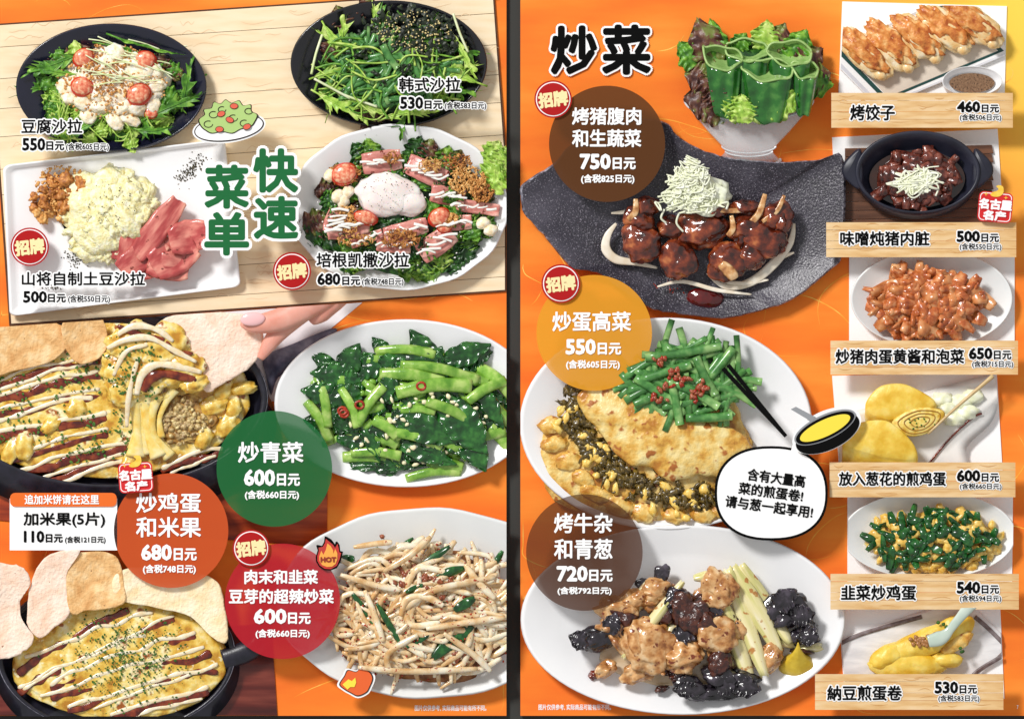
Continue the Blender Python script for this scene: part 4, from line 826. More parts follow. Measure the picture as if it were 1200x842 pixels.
# ============================================================ 7 lower pan with crackers
def lowpan():
    R = random.Random(77); cl = [(0, 838, 0, 1), (-13.9, 0, -1, 0)]
    t = thing('iron_pan', 138, 835, 2, 'smaller black iron pan of sauced egg with four rice crackers at lower left', 'pan')
    dish(t, 'pan_body', 137, 765, 140, 93, M['iron'], 2, 24, 4, .9, 8, .86, 22, lip=.05, clip=cl)
    tube(MB(), cur([(262, 772, 22), (285, 764, 22), (298, 757, 22), (304, 748, 22)], 5), [12, 13, 12, 10], 10, True, .7).build('pan_handle', M['iron'], t)
    b = MB(); tube(b, [(137 + 138.6 * math.cos(a), 765 + 91.6 * math.sin(a), 25.5) for a in np.linspace(0, 6.283, 80)], 1.1, 6); b.build('worn_rim', MATS['worn_grey_rim'], t, cl)
    cx, cy, rx, ry = 140, 772, 127, 70
    hf = lambda x, y: 22 + 3 * max(0, 1 - ((x - cx) / rx) ** 2 - ((y - cy) / ry) ** 2)
    Ls = []
    for (x0, y0, x1, y1, s, m_) in ((22, 783, 152, 709, 1, 0), (30, 772, 180, 716, 0, 1), (22, 806, 205, 722, 1, 1), (28, 806, 172, 742, 0, 1), (60, 800, 230, 738, 1, 1), (48, 818, 240, 756, 0, 1), (60, 815, 248, 762, 1, 0), (80, 828, 256, 780, 1, 1), (110, 832, 250, 785, 0, 1), (130, 838, 245, 806, 1, 1), (160, 840, 238, 816, 0, 1)):
        if s: Ls.append((x0, y0 + 4, x1, y1 + 4, 's'))
        if m_: Ls.append((x0, y0 - 1, x1, y1 - 1, 'm'))
    sauced_egg(t, R, cx, cy, rx, ry, 18, Ls, hf, 0, cl, 5)
    b = MB()
    for i in range(620):
        u = R.gauss(0, 1); v = R.gauss(0, 1); x, y = 150 + 34 * u, 770 + 32 * v
        if ((x - cx) / rx) ** 2 + ((y - cy) / ry) ** 2 < .86: r = R.uniform(.5, 1.5); blob(b, (x, y, hf(x, y) + 5), (r * 1.3, r, .5), R.uniform(0, 180), .6, 2, R.random() * 99, 1, tilt=R.uniform(-40, 40))
    b.build('parsley_flakes', M['parsley'], t, cl, kind='stuff', smooth=False)
    for P, mm, z, lab, cv in (([(136, 672), (160, 664), (200, 668), (240, 672), (258, 684), (264, 705), (268, 732), (266, 752), (248, 744), (225, 722), (190, 712), (150, 704), (134, 694)], 'crackerc', 36, 'wide cream rice cracker behind the egg in the lower pan, right of the others', 4),
                              ([(78, 668), (92, 648), (120, 644), (140, 654), (146, 680), (148, 704), (128, 712), (104, 714), (84, 716)], 'crackerb', 38, 'golden rice cracker third from the left in the lower pan', 5),
                              ([(36, 690), (48, 660), (66, 646), (96, 644), (82, 664), (80, 690), (84, 716), (66, 734), (48, 746), (34, 728)], 'cracker', 42, 'tall pink rice cracker second from the left in the lower pan', 6),
                              ([(-16, 664), (14, 660), (30, 664), (38, 682), (26, 700), (28, 724), (42, 746), (30, 762), (8, 770), (-16, 756)], 'cracker', 46, 'pink rice cracker cut by the left page edge in the lower pan', 6)):
        o = crack(P, z, curl=cv, thick=3.5).build('rice_cracker', M[mm], None, cl); tag(o, lab, 'rice cracker', 'rice crackers standing in the lower pan')
lowpan()

# ============================================================ 8 bean sprouts
def sprouts():
    R = random.Random(88)
    t = thing('plate', 500, 800, 2, 'off white plate of spicy bean sprouts with minced meat and chives', 'plate')
    dish(t, 'plate', 500, 705, 176, 111, M['chinag'], 2, 22, 6, .68, 10, .55, 12, clip=CL, wob=.008, seed=12)
    hf = heapf(500, 720, 132, 86, 12, 32)
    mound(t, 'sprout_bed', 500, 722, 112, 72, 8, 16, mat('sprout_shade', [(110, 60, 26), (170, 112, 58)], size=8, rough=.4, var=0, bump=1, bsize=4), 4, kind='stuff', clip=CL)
    c2 = CL
    for i in range(285):
        x, y = scatter(R, 1, 500, 716, 104, 70)[0]; L = R.uniform(34, 76); P = rstick(R, x, y, hf(x, y) + R.uniform(-2, 7), L, 3, .42, R.gauss(.25, .85), 3)
        r = R.uniform(2.4, 4.0); tube(MB(), cur(P, 6), [r * .5, r * .9, r, r, r * 1.1, r * .6], 8).build('bean_sprout', M['sprout'], t, c2)
    for P, r in (([(400, 672, 50), (440, 684, 54), (470, 690, 54)], 3.6), ([(470, 715, 54), (510, 690, 58), (580, 675, 50)], 4), ([(428, 690, 52), (440, 720, 52), (450, 750, 50)], 3.6), ([(470, 720, 56), (478, 700, 58), (500, 698, 58), (520, 708, 58)], 4), ([(500, 735, 56), (545, 728, 56), (592, 722, 48)], 3.8), ([(420, 780, 44), (480, 785, 46), (560, 782, 42)], 3.8), ([(520, 740, 56), (555, 765, 50), (575, 785, 44)], 3.8), ([(545, 660, 50), (560, 680, 52), (580, 700, 48)], 4), ([(450, 668, 50), (480, 650, 52), (505, 628, 46)], 4), ([(415, 640, 46), (440, 636, 46), (460, 634, 44)], 3.4), ([(460, 790, 44), (455, 765, 48), (490, 742, 54)], 3.6)):
        tube(MB(), cur(P, 8), [r * .6, r, r, r * 1.1, r * .7], 9).build('bean_sprout', M['sprout'], t, c2)
    for (x, y, a, L, W) in ((486, 668, 35, 56, 12), (515, 672, 15, 34, 14), (478, 692, 25, 22, 10), (535, 712, 30, 28, 16), (418, 700, -55, 70, 12), (445, 710, -60, 60, 10), (470, 640, 35, 20, 8), (512, 765, 40, 60, 22), (480, 755, 30, 34, 10), (398, 655, 5, 20, 14), (428, 650, 30, 20, 8), (580, 660, 60, 20, 10), (505, 820, 0, 1, 1)):
        if L < 5: continue
        slice_(t, 'chive_leaf', M['nira'], x + L * .4 * math.cos(math.radians(a)), y - L * .4 * math.sin(math.radians(a)), hf(x, y) + 12, L, W * .75, a, 2, .8, R, arch=2, taper=.5, clip=c2)
    for i, (x, y) in enumerate([(R.gauss(466, 14), R.gauss(672, 8)) for _ in range(26)] + [(R.gauss(512, 12), R.gauss(680, 6)) for _ in range(20)] + [(R.gauss(540, 12), R.gauss(768, 8)) for _ in range(14)] + [(448, 628), (494, 636), (490, 640)]):
        blob(MB(), (x, y, hf(x, y) + 11), (R.uniform(2.6, 5), R.uniform(2.2, 4), 3), R.uniform(0, 180), .5, 2, i, 2).build('minced_meat', M['mince'], t, c2)
    bits(R, scatter(R, 420, 500, 715, 125, 85), hf, .5, 1.5, 10).build('chili_flakes', M['chili'], t, c2, kind='stuff')
sprouts()

# ============================================================ 9 glass bowl of lettuce
def glassbowl():
    R = random.Random(99)
    t = thing('glass_bowl', 877, 188, 2, 'clear footed glass bowl holding lettuce and green pepper shells', 'glass bowl')
    G = mat('clear_glass', [(235, 240, 242)], rough=.05, var=0, trans=0, alpha=.34, spec=.9, coat=.6)
    G2 = mat('bright_glass_edge', [(244, 247, 250)], rough=.12, var=0, alpha=.62, spec=.8, coat=.5)
    def prof(front):
        s = 1 if front else -.25
        ringd = [(877, 118, 76, 22, 26), (877, 134, 64, 18, 28), (877, 152, 49, 13, 26), (877, 168, 34, 9, 22), (877, 178, 27, 7, 20), (877, 188, 37, 9, 8), (877, 190, 37, 8, 2)]
        Ls = []
        for (cx, cy, rx, ry, z) in ringd:
            Ls.append([(cx + rx * math.cos(a), cy + s * ry * math.sin(a) * (.9 if front else .6), z + (10 * math.sin(a) if front else -4 * math.sin(a))) for a in np.linspace(0, math.pi, 40)])
        V = [p for L in Ls for p in L]; n = 40
        return MB().add(V, [(i * n + j, i * n + j + 1, (i + 1) * n + j + 1, (i + 1) * n + j) for i in range(len(Ls) - 1) for j in range(n - 1)])
    prof(False).build('bowl_back', G2, t); prof(True).build('bowl_front', G, t)
    b = MB(); tube(b, [(877 + 75 * math.cos(a), 118 + 24 * math.sin(a), 28 + 10 * math.sin(a)) for a in np.linspace(.02, math.pi - .02, 40)], 1.5, 7); b.build('glass_rim', G2, t)
    b = MB(); tube(b, [(877 + 37 * math.cos(a), 188 + 7.5 * math.sin(a), 4 + 3 * math.sin(a)) for a in np.linspace(-.2, math.pi + .2, 40)], 2.2, 7); b.build('glass_foot', G2, t)
    b = MB()
    for ry_, yy, rx_ in ((9, 171, 32), (7, 177, 28)): tube(b, [(877 + rx_ * math.cos(a), yy + ry_ * math.sin(a), 29) for a in np.linspace(.1, 3.04, 30)], .9, 6)
    b.build('glass_ring', G2, t)
    blob(MB(), (877, 96, 20), (62, 40, 12), 0, .15, 2, 3, 4).build('leaf_bed', M['dgreen'], t, kind='stuff')
    for (x, y, a, L, W, mm, z) in ((838, 80, 110, 62, 42, 'redleaf', 26), (850, 80, 108, 60, 26, 'green', 24), (822, 82, 130, 42, 34, 'green', 22), (848, 100, 165, 48, 46, 'redleaf', 30), (844, 120, 175, 44, 46, 'redleaf', 32), (852, 135, 160, 40, 40, 'redleaf', 34), (893, 60, 80, 36, 34, 'lime', 22), (905, 60, 65, 36, 28, 'redleaf', 20), (930, 85, 40, 44, 36, 'redleaf', 22), (940, 95, 15, 34, 40, 'redleaf', 24), (936, 100, 0, 40, 34, 'green', 26), (925, 70, 60, 40, 34, 'green', 22), (862, 60, 60, 24, 24, 'green', 24)):
        lettuce(t, M[mm], x, y, a, L, W, z, 4, 6, R=R, jag=.7)
    PEP = mat('green_pepper_skin', [(18, 70, 18), (38, 104, 34), (92, 150, 66)], size=22, rough=.18, var=.05, coat=.6); PIN = mat('green_pepper_inside', [(132, 172, 92), (178, 206, 132)], size=14, rough=.35, var=.03, bump=.5, bsize=4)
    # pepper halves: each a cup with a rim, an outer wall and a hollow inside
    for (cx, yr, rx, ry, H, z, lean, tip) in ((874, 60, 25, 13, 60, 36, 0, 3), (922, 64, 26, 15, 60, 40, 3, 4), (850, 70, 23, 14, 62, 48, -5, 12), (897, 84, 30, 13, 56, 56, 2, 5), (934, 84, 16, 10, 50, 50, 8, 6)):
        def rimp(th, cx=cx, yr=yr, rx=rx, ry=ry, lean=lean, tip=tip):
            c_, s_ = math.cos(th), math.sin(th)
            return cx + lean + rx * c_ * (1 + .05 * math.sin(3 * th + cx)), yr + ry * s_ + 1.4 * math.sin(5 * th + cx) - tip * max(0, -c_) ** 3
        def f(u, v, cx=cx, yr=yr, H=H, z=z, lean=lean):
            th = math.pi * (1 - u); x, y = rimp(th); k = 1 - .38 * v ** 1.3
            return (cx + (x - cx) * k, y + (H - 6 * math.sin(th)) * v, z + 16 * math.sin(th) ** .7 * (1 - .1 * v) + 1.6 * math.sin(8 * th) - 3 * v)
        def g(u, v, z=z):
            th = math.pi * (1 - u); xf, yf = rimp(th); xb, yb = rimp(-th)
            return (xf + (xb - xf) * v, yf + (yb - yf) * v, z + 14 * math.sin(th) ** .7 * (1 - 2 * v) * (v < .5) - 20 * math.sin(math.pi * min(1, v * 1.02)) * math.sin(th) - (6 * v if v > .5 else 0))
        sheet(MB(), g, 21, 12).build('green_pepper_inside', PIN, t); sheet(MB(), f, 27, 14, 2).build('green_pepper', PEP, t)
        P = [(*rimp(th), z + 16 * max(0, math.sin(th)) ** .7 - (5 if math.sin(th) < 0 else 0) + .6) for th in np.linspace(0, 2 * math.pi, 40)]; tube(MB(), P, 1.4, 6).build('pepper_edge', PIN, t)
    for (x, y, a, L, W, mm, z) in ((850, 140, 60, 30, 26, 'lime', 56), (868, 146, 90, 34, 34, 'lime', 60), (880, 140, 30, 44, 26, 'lime', 58), (905, 140, 50, 44, 26, 'lime', 56), (925, 125, 50, 34, 22, 'lime', 50), (845, 128, 120, 30, 30, 'redleaf', 52), (838, 112, 130, 32, 30, 'redleaf', 48)):
        lettuce(t, M[mm], x, y, a, L, W, z, 6, 5, R=R)
glassbowl()

# ============================================================ 10 pork on stone plate
def pork():
    R = random.Random(110)
    t = thing('stone_plate', 800, 370, 2, 'speckled black stone plate with glazed pork chunks and shredded leek', 'plate')
    O = [(610, 219), (628, 205), (646, 194), (668, 170), (690, 148), (735, 140), (777, 143), (792, 158), (812, 171), (843, 183), (880, 188), (923, 190), (960, 187), (987, 183), (990, 240), (986, 300), (972, 316), (955, 331), (934, 348), (905, 360), (875, 368), (845, 373), (815, 370), (790, 367), (765, 362), (742, 350), (722, 336), (703, 322), (684, 317), (668, 313), (650, 292), (632, 270), (614, 250), (611, 234)]
    C = cur([(x, y, 0) for x, y in O], 4, True)[:, :2]; C = C + np.array([[1.6 * noise.noise(Vector((p[0] * .12, p[1] * .12, 3))), 1.6 * noise.noise(Vector((p[0] * .12, p[1] * .12, 8)))] for p in C])
    cen = np.array([800, 282]); q = lambda k, z, dy=0: [(*(cen + (p - cen) * k + np.array([0, dy])), z + 1.2 * noise.noise(Vector((p[0] * .05, p[1] * .05, k)))) for p in C]
    rimm = lambda p: 0
    loops(MB(), [q(.9, 2), q(.985, 10), q(1, 22), q(.985, 25)], cap0=True, cap1=False).build('plate_edge', M['stonee'], t)
    loops(MB(), [q(.986, 25), q(.955, 23), q(.85, 16, 2), q(.68, 8, 3), q(.4, 6, 3), q(.1, 5.5, 3)]).build('plate_face', M['stone'], t)
    hs = heapf(822, 285, 118, 66, 12, 18)
    for i, P in enumerate(([(722, 262), (712, 276), (710, 292), (722, 304), (745, 308), (770, 314)], [(930, 262), (925, 285), (905, 310), (880, 330), (850, 336), (828, 320)], [(930, 296), (915, 302), (900, 312)], [(770, 336), (800, 330), (840, 340), (880, 345)], [(716, 250), (735, 248), (750, 240)], [(900, 328), (870, 332), (845, 330)])):
        n = len(P); tube(MB(), cur([(x, y, 22 + 2 * math.sin(k)) for k, (x, y) in enumerate(P)], 7), [1.5, 4.4, 6, 5.4, 3.6, 1.2] if i < 2 else [1, 2.4, 2.6, 1], 9, True, .25).build('onion_slice', M['onion'], t)
    PCS = [(751, 283, 25, 22), (748, 258, 18, 14), (758, 243, 14, 13), (786, 266, 16, 14), (822, 268, 30, 24), (795, 303, 21, 23), (853, 306, 27, 23), (897, 280, 26, 20), (908, 254, 20, 17), (872, 244, 20, 9), (880, 300, 20, 15), (875, 270, 24, 18), (840, 246, 14, 10), (915, 262, 12, 16)]
    for i, (x, y, rx, ry) in enumerate(PCS): blob(MB(), (x, y, 32 + (310 - y) * .05), (rx, ry, 17), R.uniform(-20, 20), .34, 1.15, i + 2, 4).build('pork_chunk', M['pork'], t)
    for (x, y, L, W, a) in ((884, 248, 46, 9, 60), (852, 318, 24, 16, -50), (905, 245, 40, 7, 50), (854, 265, 24, 8, 80), (862, 244, 40, 7, 10), (740, 246, 26, 9, 70)): ar = math.radians(a); strand(t, mat('glazed_onion', [(140, 80, 40), (206, 150, 92), (238, 204, 156)], size=9, rough=.2, var=.06, coat=.7, bump=.5, bsize=4), [(x - L / 2 * math.cos(ar), y + L / 2 * math.sin(ar), 48), (x + 4, y + 3, 50), (x + L / 2 * math.cos(ar), y - L / 2 * math.sin(ar), 48)], [W * .35, W * .45, W * .42, W * .3], 'onion_strip', n=8, flat=.3)
    for i in range(150):
        u = R.random() ** .7; hw = 4 + 30 * u; x, y = 808 + R.uniform(-hw, hw), 188 + 58 * u
        P = [(x + R.uniform(-12, 12), y + R.uniform(-8, 8), 58 + 14 * (1 - u) + R.uniform(-3, 3)) for _ in range(4)]; strand(t, M['scal'], P, R.uniform(.7, 1.3), 'leek_shred', n=5, seg=5)
    for P in ([(795, 250, 56), (792, 262, 54), (800, 272, 50)], [(806, 184, 62), (809, 194, 62), (812, 200, 60)], [(778, 246, 56), (774, 256, 54), (780, 262, 50)], [(842, 240, 56), (852, 238, 54), (850, 246, 52)]): strand(t, M['scal'], P, 1.3, 'leek_shred')
    blob(MB(), (821, 230, 46), (34, 22, 12), 0, .3, 2, 4, 4).build('leek_core', M['scal'], t)
    blob(MB(), (826, 349, 12), (22, 12.5, 11), 0, .12, 1.5, 3, 4).build('red_sauce', mat('dark_red_paste', [(70, 6, 8), (110, 14, 14)], size=10, rough=.15, var=0, coat=.8), t)
    bits(R, scatter(R, 90, 790, 340, 36, 12), lambda x, y: 8, .4, 1.1, 0).build('chili_powder', M['chili'], t, kind='stuff')
pork()

# ============================================================ 11 omelette with chives
def omelette():
    R = random.Random(121)
    t = thing('plate', 780, 600, 2, 'white plate of folded omelette over dark pickled greens with chives', 'plate')
    dish(t, 'plate', 780, 496, 171, 124, M['china'], 2, 22, 6, .72, 4, .55, 6, clip=CR)
    blob(MB(), (758, 528, 16), (124, 84, 12), 8, .09, 2.2, 12, 5, flat=.2).build('omelette_base', M['omo'], t)
    # dark filling, chopped
    curve = cur([(668, 466, 0), (676, 505, 0), (700, 540, 0), (735, 570, 0), (780, 586, 0), (840, 586, 0), (870, 575, 0)], 30)
    for i in range(300):
        p = curve[int(R.random() * (len(curve) - 1))]; x, y = p[0] + R.gauss(0, 9), p[1] + R.gauss(0, 8)
        x += 6; y -= 6; blob(MB(), (x, y, 29 + R.uniform(-2, 4)), (R.uniform(3.5, 9), R.uniform(2, 5), R.uniform(1.6, 3.4)), R.uniform(0, 180), .95, 2.4, i, 2, tilt=R.uniform(-25, 25)).build('pickled_leaf', M['takana'], t)
    for i in range(46):
        p = curve[int(R.random() * (len(curve) - 1))]; blob(MB(), (p[0] + R.gauss(0, 10), p[1] + R.gauss(4, 10), 31), (R.uniform(4, 9), R.uniform(3, 6), 4), R.uniform(0, 180), .5, 2, i, 2).build('egg_bit', M['scram'], t)
    for i, (x, y) in enumerate(((684, 560), (700, 578), (725, 592), (755, 600), (790, 604), (825, 602), (850, 596), (668, 540), (650, 520), (645, 498))): blob(MB(), (x, y, 24), (R.uniform(15, 22), R.uniform(8, 13), 7), -25 + i * 4, .3, 1.8, i, 3).build('egg_fold', M['omo'], t)
    T = cur([(x, y, 0) for x, y in [(676, 462), (700, 452), (735, 455), (780, 478), (820, 492), (865, 505), (885, 535), (872, 556), (845, 560), (822, 556), (800, 560), (782, 562), (762, 548), (742, 545), (722, 532), (700, 502), (684, 486)]], 6, True)[:, :2]
    T = T + np.array([[2.5 * noise.noise(Vector((p[0] * .09, p[1] * .09, 3))), 2.5 * noise.noise(Vector((p[0] * .09, p[1] * .09, 8)))] for p in T]); cen = np.array([790, 505])
    q = lambda k, z: [(*(cen + (p - cen) * k), z + 3.4 * noise.noise(Vector((p[0] * k * .045, p[1] * k * .045, 3)))) for p in T]
    loops(MB(), [q(.985, 30), q(1, 33), q(.99, 37), q(.95, 40), q(.85, 43), q(.65, 46), q(.4, 48), q(.1, 49)], cap0=True).build('omelette_fold', M['omo'], t)
    hz = lambda x, y: 46 - .0015 * ((x - 805) ** 2 + (y - 450) ** 2)
    blob(MB(), (800, 448, 26), (66, 36, 12), 10, .15, 2, 3, 4).build('chive_bed', M['dgreen'], t, kind='stuff')
    for i in range(84):
        x, y = scatter(R, 1, 806, 444, 62, 38)[0]; cutchive(R, t, x, y, hz(x, y) + R.uniform(-3, 4), R.uniform(44, 84), R.uniform(2.8, 5), M['chive'], ang=R.choice((R.uniform(-.2, .6), R.uniform(-.9, -.2), R.uniform(.2, .9), R.uniform(1.2, 2.0))), bend=.12)
    for (x, y, L, a) in ((770, 458, 62, -.55), (790, 470, 56, -1.35), (830, 488, 54, .05), (815, 462, 60, -.5), (826, 440, 50, -1.1), (800, 412, 90, .15), (752, 470, 20, .4), (845, 425, 44, .9), (780, 436, 60, .3)): cutchive(R, t, x, y, hz(x, y) + 8, L, 5.4, M['chive'], ang=a, bend=.03, tz=1)
    for k, (x, y) in enumerate(((774, 422), (802, 444), (770, 466), (778, 450), (815, 464), (822, 452), (790, 438))):
        for i in range(9): blob(MB(), (x + R.gauss(0, 4.5), y + R.gauss(0, 3.5), hz(x, y) + 14), (R.uniform(2.2, 4.4), R.uniform(2, 3.5), 2.6), R.uniform(0, 180), .6, 2, i + k, 2).build('chili_miso', M['mince'] if i % 3 else M['chili'], t)
omelette()

# ============================================================ 12 offal with leek
def offal():
    R = random.Random(132)
    t = thing('plate', 800, 830, 2, 'white plate of grilled offal with leek, black fungus and mustard', 'plate')
    dish(t, 'plate', 800, 725, 190, 111, M['china'], 2, 22, 6, .7, 6, .55, 7, clip=CR)
    blob(MB(), (800, 768, 9), (96, 34, 3), 0, .1, 2, 3, 4).build('thin_sauce', mat('thin_brown_sauce', [(206, 170, 120), (236, 214, 180)], size=16, rough=.12, var=0, coat=.6), t)
    for i, (x0, y0, x1, y1, w_, z) in enumerate(((852, 665, 895, 790, 10, 38), (858, 662, 912, 762, 11, 34), (868, 660, 925, 752, 9, 30), (800, 680, 730, 770, 7, 40), (760, 680, 740, 720, 8, 30), (900, 750, 962, 756, 6, 20), (845, 700, 880, 800, 10, 36), (805, 700, 780, 750, 8, 34), (812, 676, 850, 672, 7, 38), (930, 758, 965, 760, 4, 18))):
        L = math.hypot(x1 - x0, y1 - y0); a = math.degrees(math.atan2(-(y1 - y0), x1 - x0)); slice_(t, 'leek_piece', M['leek'], (x0 + x1) / 2, (y0 + y1) / 2, z, L, w_ * 2, a, 3, 2.0, R, arch=5, taper=.5, k=1.6)
    for i, (x, y, rx, ry, mm, z) in enumerate(((762, 757, 30, 34, 'offal', 42), (722, 712, 24, 16, 'offal', 30), (770, 690, 18, 14, 'offal', 34), (842, 688, 20, 22, 'offal', 46), (800, 768, 24, 17, 'offal', 44), (840, 742, 24, 20, 'offal', 46), (710, 783, 14, 9, 'offal', 22), (748, 785, 20, 12, 'offal', 28), (902, 768, 15, 18, 'offal', 28), (724, 735, 20, 18, 'offal', 28), (745, 700, 18, 12, 'offal', 30), (780, 720, 20, 20, 'darkmeat', 30),
                                               (812, 718, 22, 24, 'darkmeat', 44), (800, 702, 14, 14, 'darkmeat', 42), (828, 728, 16, 18, 'darkmeat', 44), (700, 747, 22, 14, 'woodear', 28), (685, 752, 12, 9, 'woodear', 24), (728, 722, 18, 14, 'darkmeat', 32), (844, 790, 22, 15, 'woodear', 38), (868, 795, 20, 12, 'woodear', 34), (812, 805, 20, 13, 'woodear', 32), (842, 775, 14, 16, 'darkmeat', 44), (835, 810, 26, 9, 'woodear', 30), (775, 806, 9, 4, 'darkmeat', 18),
                                               (912, 710, 20, 14, 'woodear', 30), (930, 708, 16, 14, 'woodear', 32), (922, 722, 20, 12, 'woodear', 30), (945, 735, 12, 14, 'woodear', 26), (938, 745, 12, 10, 'woodear', 24), (775, 672, 9, 12, 'woodear', 30), (755, 685, 10, 8, 'woodear', 26), (940, 762, 14, 4, 'darkmeat', 16), (695, 790, 5, 6, 'sauce', 14))):
        blob(MB(), (x, y, z), (rx, ry, 14 if rx > 10 else 6), R.uniform(-30, 30), .4, 1.2 if mm != 'offal' else 1.4, i + 4, 4).build({'offal': 'offal_piece', 'darkmeat': 'dark_meat_piece', 'woodear': 'black_fungus', 'sauce': 'sauce_drop'}[mm], M[mm], t)
    for (x, y, a, L, W) in ((905, 712, 40, 36, 28), (925, 722, 10, 30, 26), (936, 740, -20, 26, 24), (690, 752, 160, 26, 24), (712, 742, 70, 28, 22), (815, 806, 180, 28, 20), (858, 800, -10, 34, 26), (838, 806, 20, 30, 22), (800, 715, 120, 34, 30), (826, 722, 60, 30, 30), (815, 735, 200, 34, 26)): lettuce(t, M['woodear'], x, y, a, L, W, 42, 3.5, 8, 'black_fungus', R=R, t=1.4, jag=.45)
    for i in range(46):
        x, y = scatter(R, 1, 786, 742, 84, 48)[0]; k = R.random()
        if k < .55: blob(MB(), (x, y, 26 + R.uniform(-4, 10)), (R.uniform(9, 17), R.uniform(6, 12), 8), R.uniform(0, 180), .45, 1.5, i + 40, 3).build('offal_piece', M['offal'], t)
        elif k < .8: slice_(t, 'onion_slice', MATS['glazed_onion'], x, y, 40, R.uniform(24, 44), R.uniform(7, 12), R.gauss(60, 50), 4, 1.6, R, arch=4, taper=.5)
        else: lettuce(t, M['darkmeat'], x, y, R.uniform(0, 360), 24, 20, 36, 4, 5, 'dark_meat_piece', R=R, t=1.6, jag=.5)
    blob(MB(), (744, 752, 50), (9, 20, 8), 10, .3, 1.5, 3, 3).build('offal_piece', M['offal'], t)
    loops(MB(), [ell(934, 779 + dy, rx, ry, z, 30, wob=.05, seed=5) for dy, rx, ry, z in ((0, 20, 14, 8), (0, 21.5, 15, 14), (-3, 17, 11, 24), (-6, 14, 8.5, 28), (-12, 8, 6, 36), (-20, 3, 3.5, 44), (-27, .8, 1.2, 48))]).build('mustard_dollop', M['mustard'], t)
offal()
# ============================================================ small photo cards
def gyoza():
    R = random.Random(201); cl = cclip(K1)
    t = thing('gyoza_plate', 1070, 100, 3, 'rectangular white plate with green line carrying five grilled gyoza', 'plate')
    P = [(978, 60), (1085, 8), (1150, 4), (1182, 50), (1120, 110), (1010, 112)]
    P = [(965, 62), (1120, -8), (1192, 60), (1030, 128)]
    q = lambda k: [(P_[0] * 1.0, P_[1] * 1.0) for P_ in (np.array(P, float) - (1078, 60)) * k + (1078, 60)]
    prism(MB(), q(1), 3, 9, 2).build('plate', M['china'], t, cl, smooth=False)
    def ringq(k0, k1, z, m, n):
        A, B_ = q(k0), q(k1); MB().add([(*p, z) for p in A] + [(*p, z) for p in B_], [(i, (i + 1) % 4, 4 + (i + 1) % 4, 4 + i) for i in range(4)]).build(n, m, t, cl, smooth=False)
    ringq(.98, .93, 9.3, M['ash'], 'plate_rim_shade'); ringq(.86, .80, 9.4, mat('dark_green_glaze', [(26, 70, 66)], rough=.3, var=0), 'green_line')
    prism(MB(), q(.79), 9, 9.8).build('plate_centre', mat('warm_grey_glaze', [(214, 200, 184), (228, 216, 200)], size=30, rough=.3, var=0), t, cl, smooth=False)
    for i, (x, y, a) in enumerate(((1014, 64, -42), (1045, 56, -40), (1076, 46, -38), (1108, 36, -36), (1142, 30, -34))):
        b = MB(); blob(b, (x, y, 20), (38, 19, 14), a, .2, 1.8, i + 2, 4); o = b.build('gyoza', M['gyoza'], t, cl)
        b = MB(); blob(b, (x - 3, y - 4, 27), (35, 14, 10), a, .38, 2.4, i + 7, 4); b.build('browned_crust', M['gyozab'], o, cl)
        for k in range(5): ar = math.radians(a); u = (k - 2) * 13; blob(MB(), (x + u * math.cos(ar) - 2, y - u * math.sin(ar) + 7, 22), (9, 7, 9), a, .2, 2, k, 2).build('pleat', M['gyoza'], o, cl)
        blob(MB(), (x - 18, y - 16 , 18), (9, 13, 8), 20, .2, 2, i, 3).build('gyoza_tip', M['gyoza'], o, cl)
    s = thing('sauce_dish', 1138, 108, 9, 'small round white dish of dark dipping sauce at the gyoza plate corner', 'dish')
    dish(s, 'dish', 1138, 96, 35, 17.5, M['china'], 9, 22, 10, .72, 3, .6, 10, n=50, clip=cl)
    MB().add(ell(1138, 98, 26.5, 11.5, 24.5, 40), [tuple(range(40))]).build('dipping_sauce', mat('peppery_sauce', [(112, 80, 56), (150, 116, 86)], size=3, rough=.2, var=0, coat=.4, spots=[((60, 40, 26), 2, .58)]), s, cl)
gyoza()
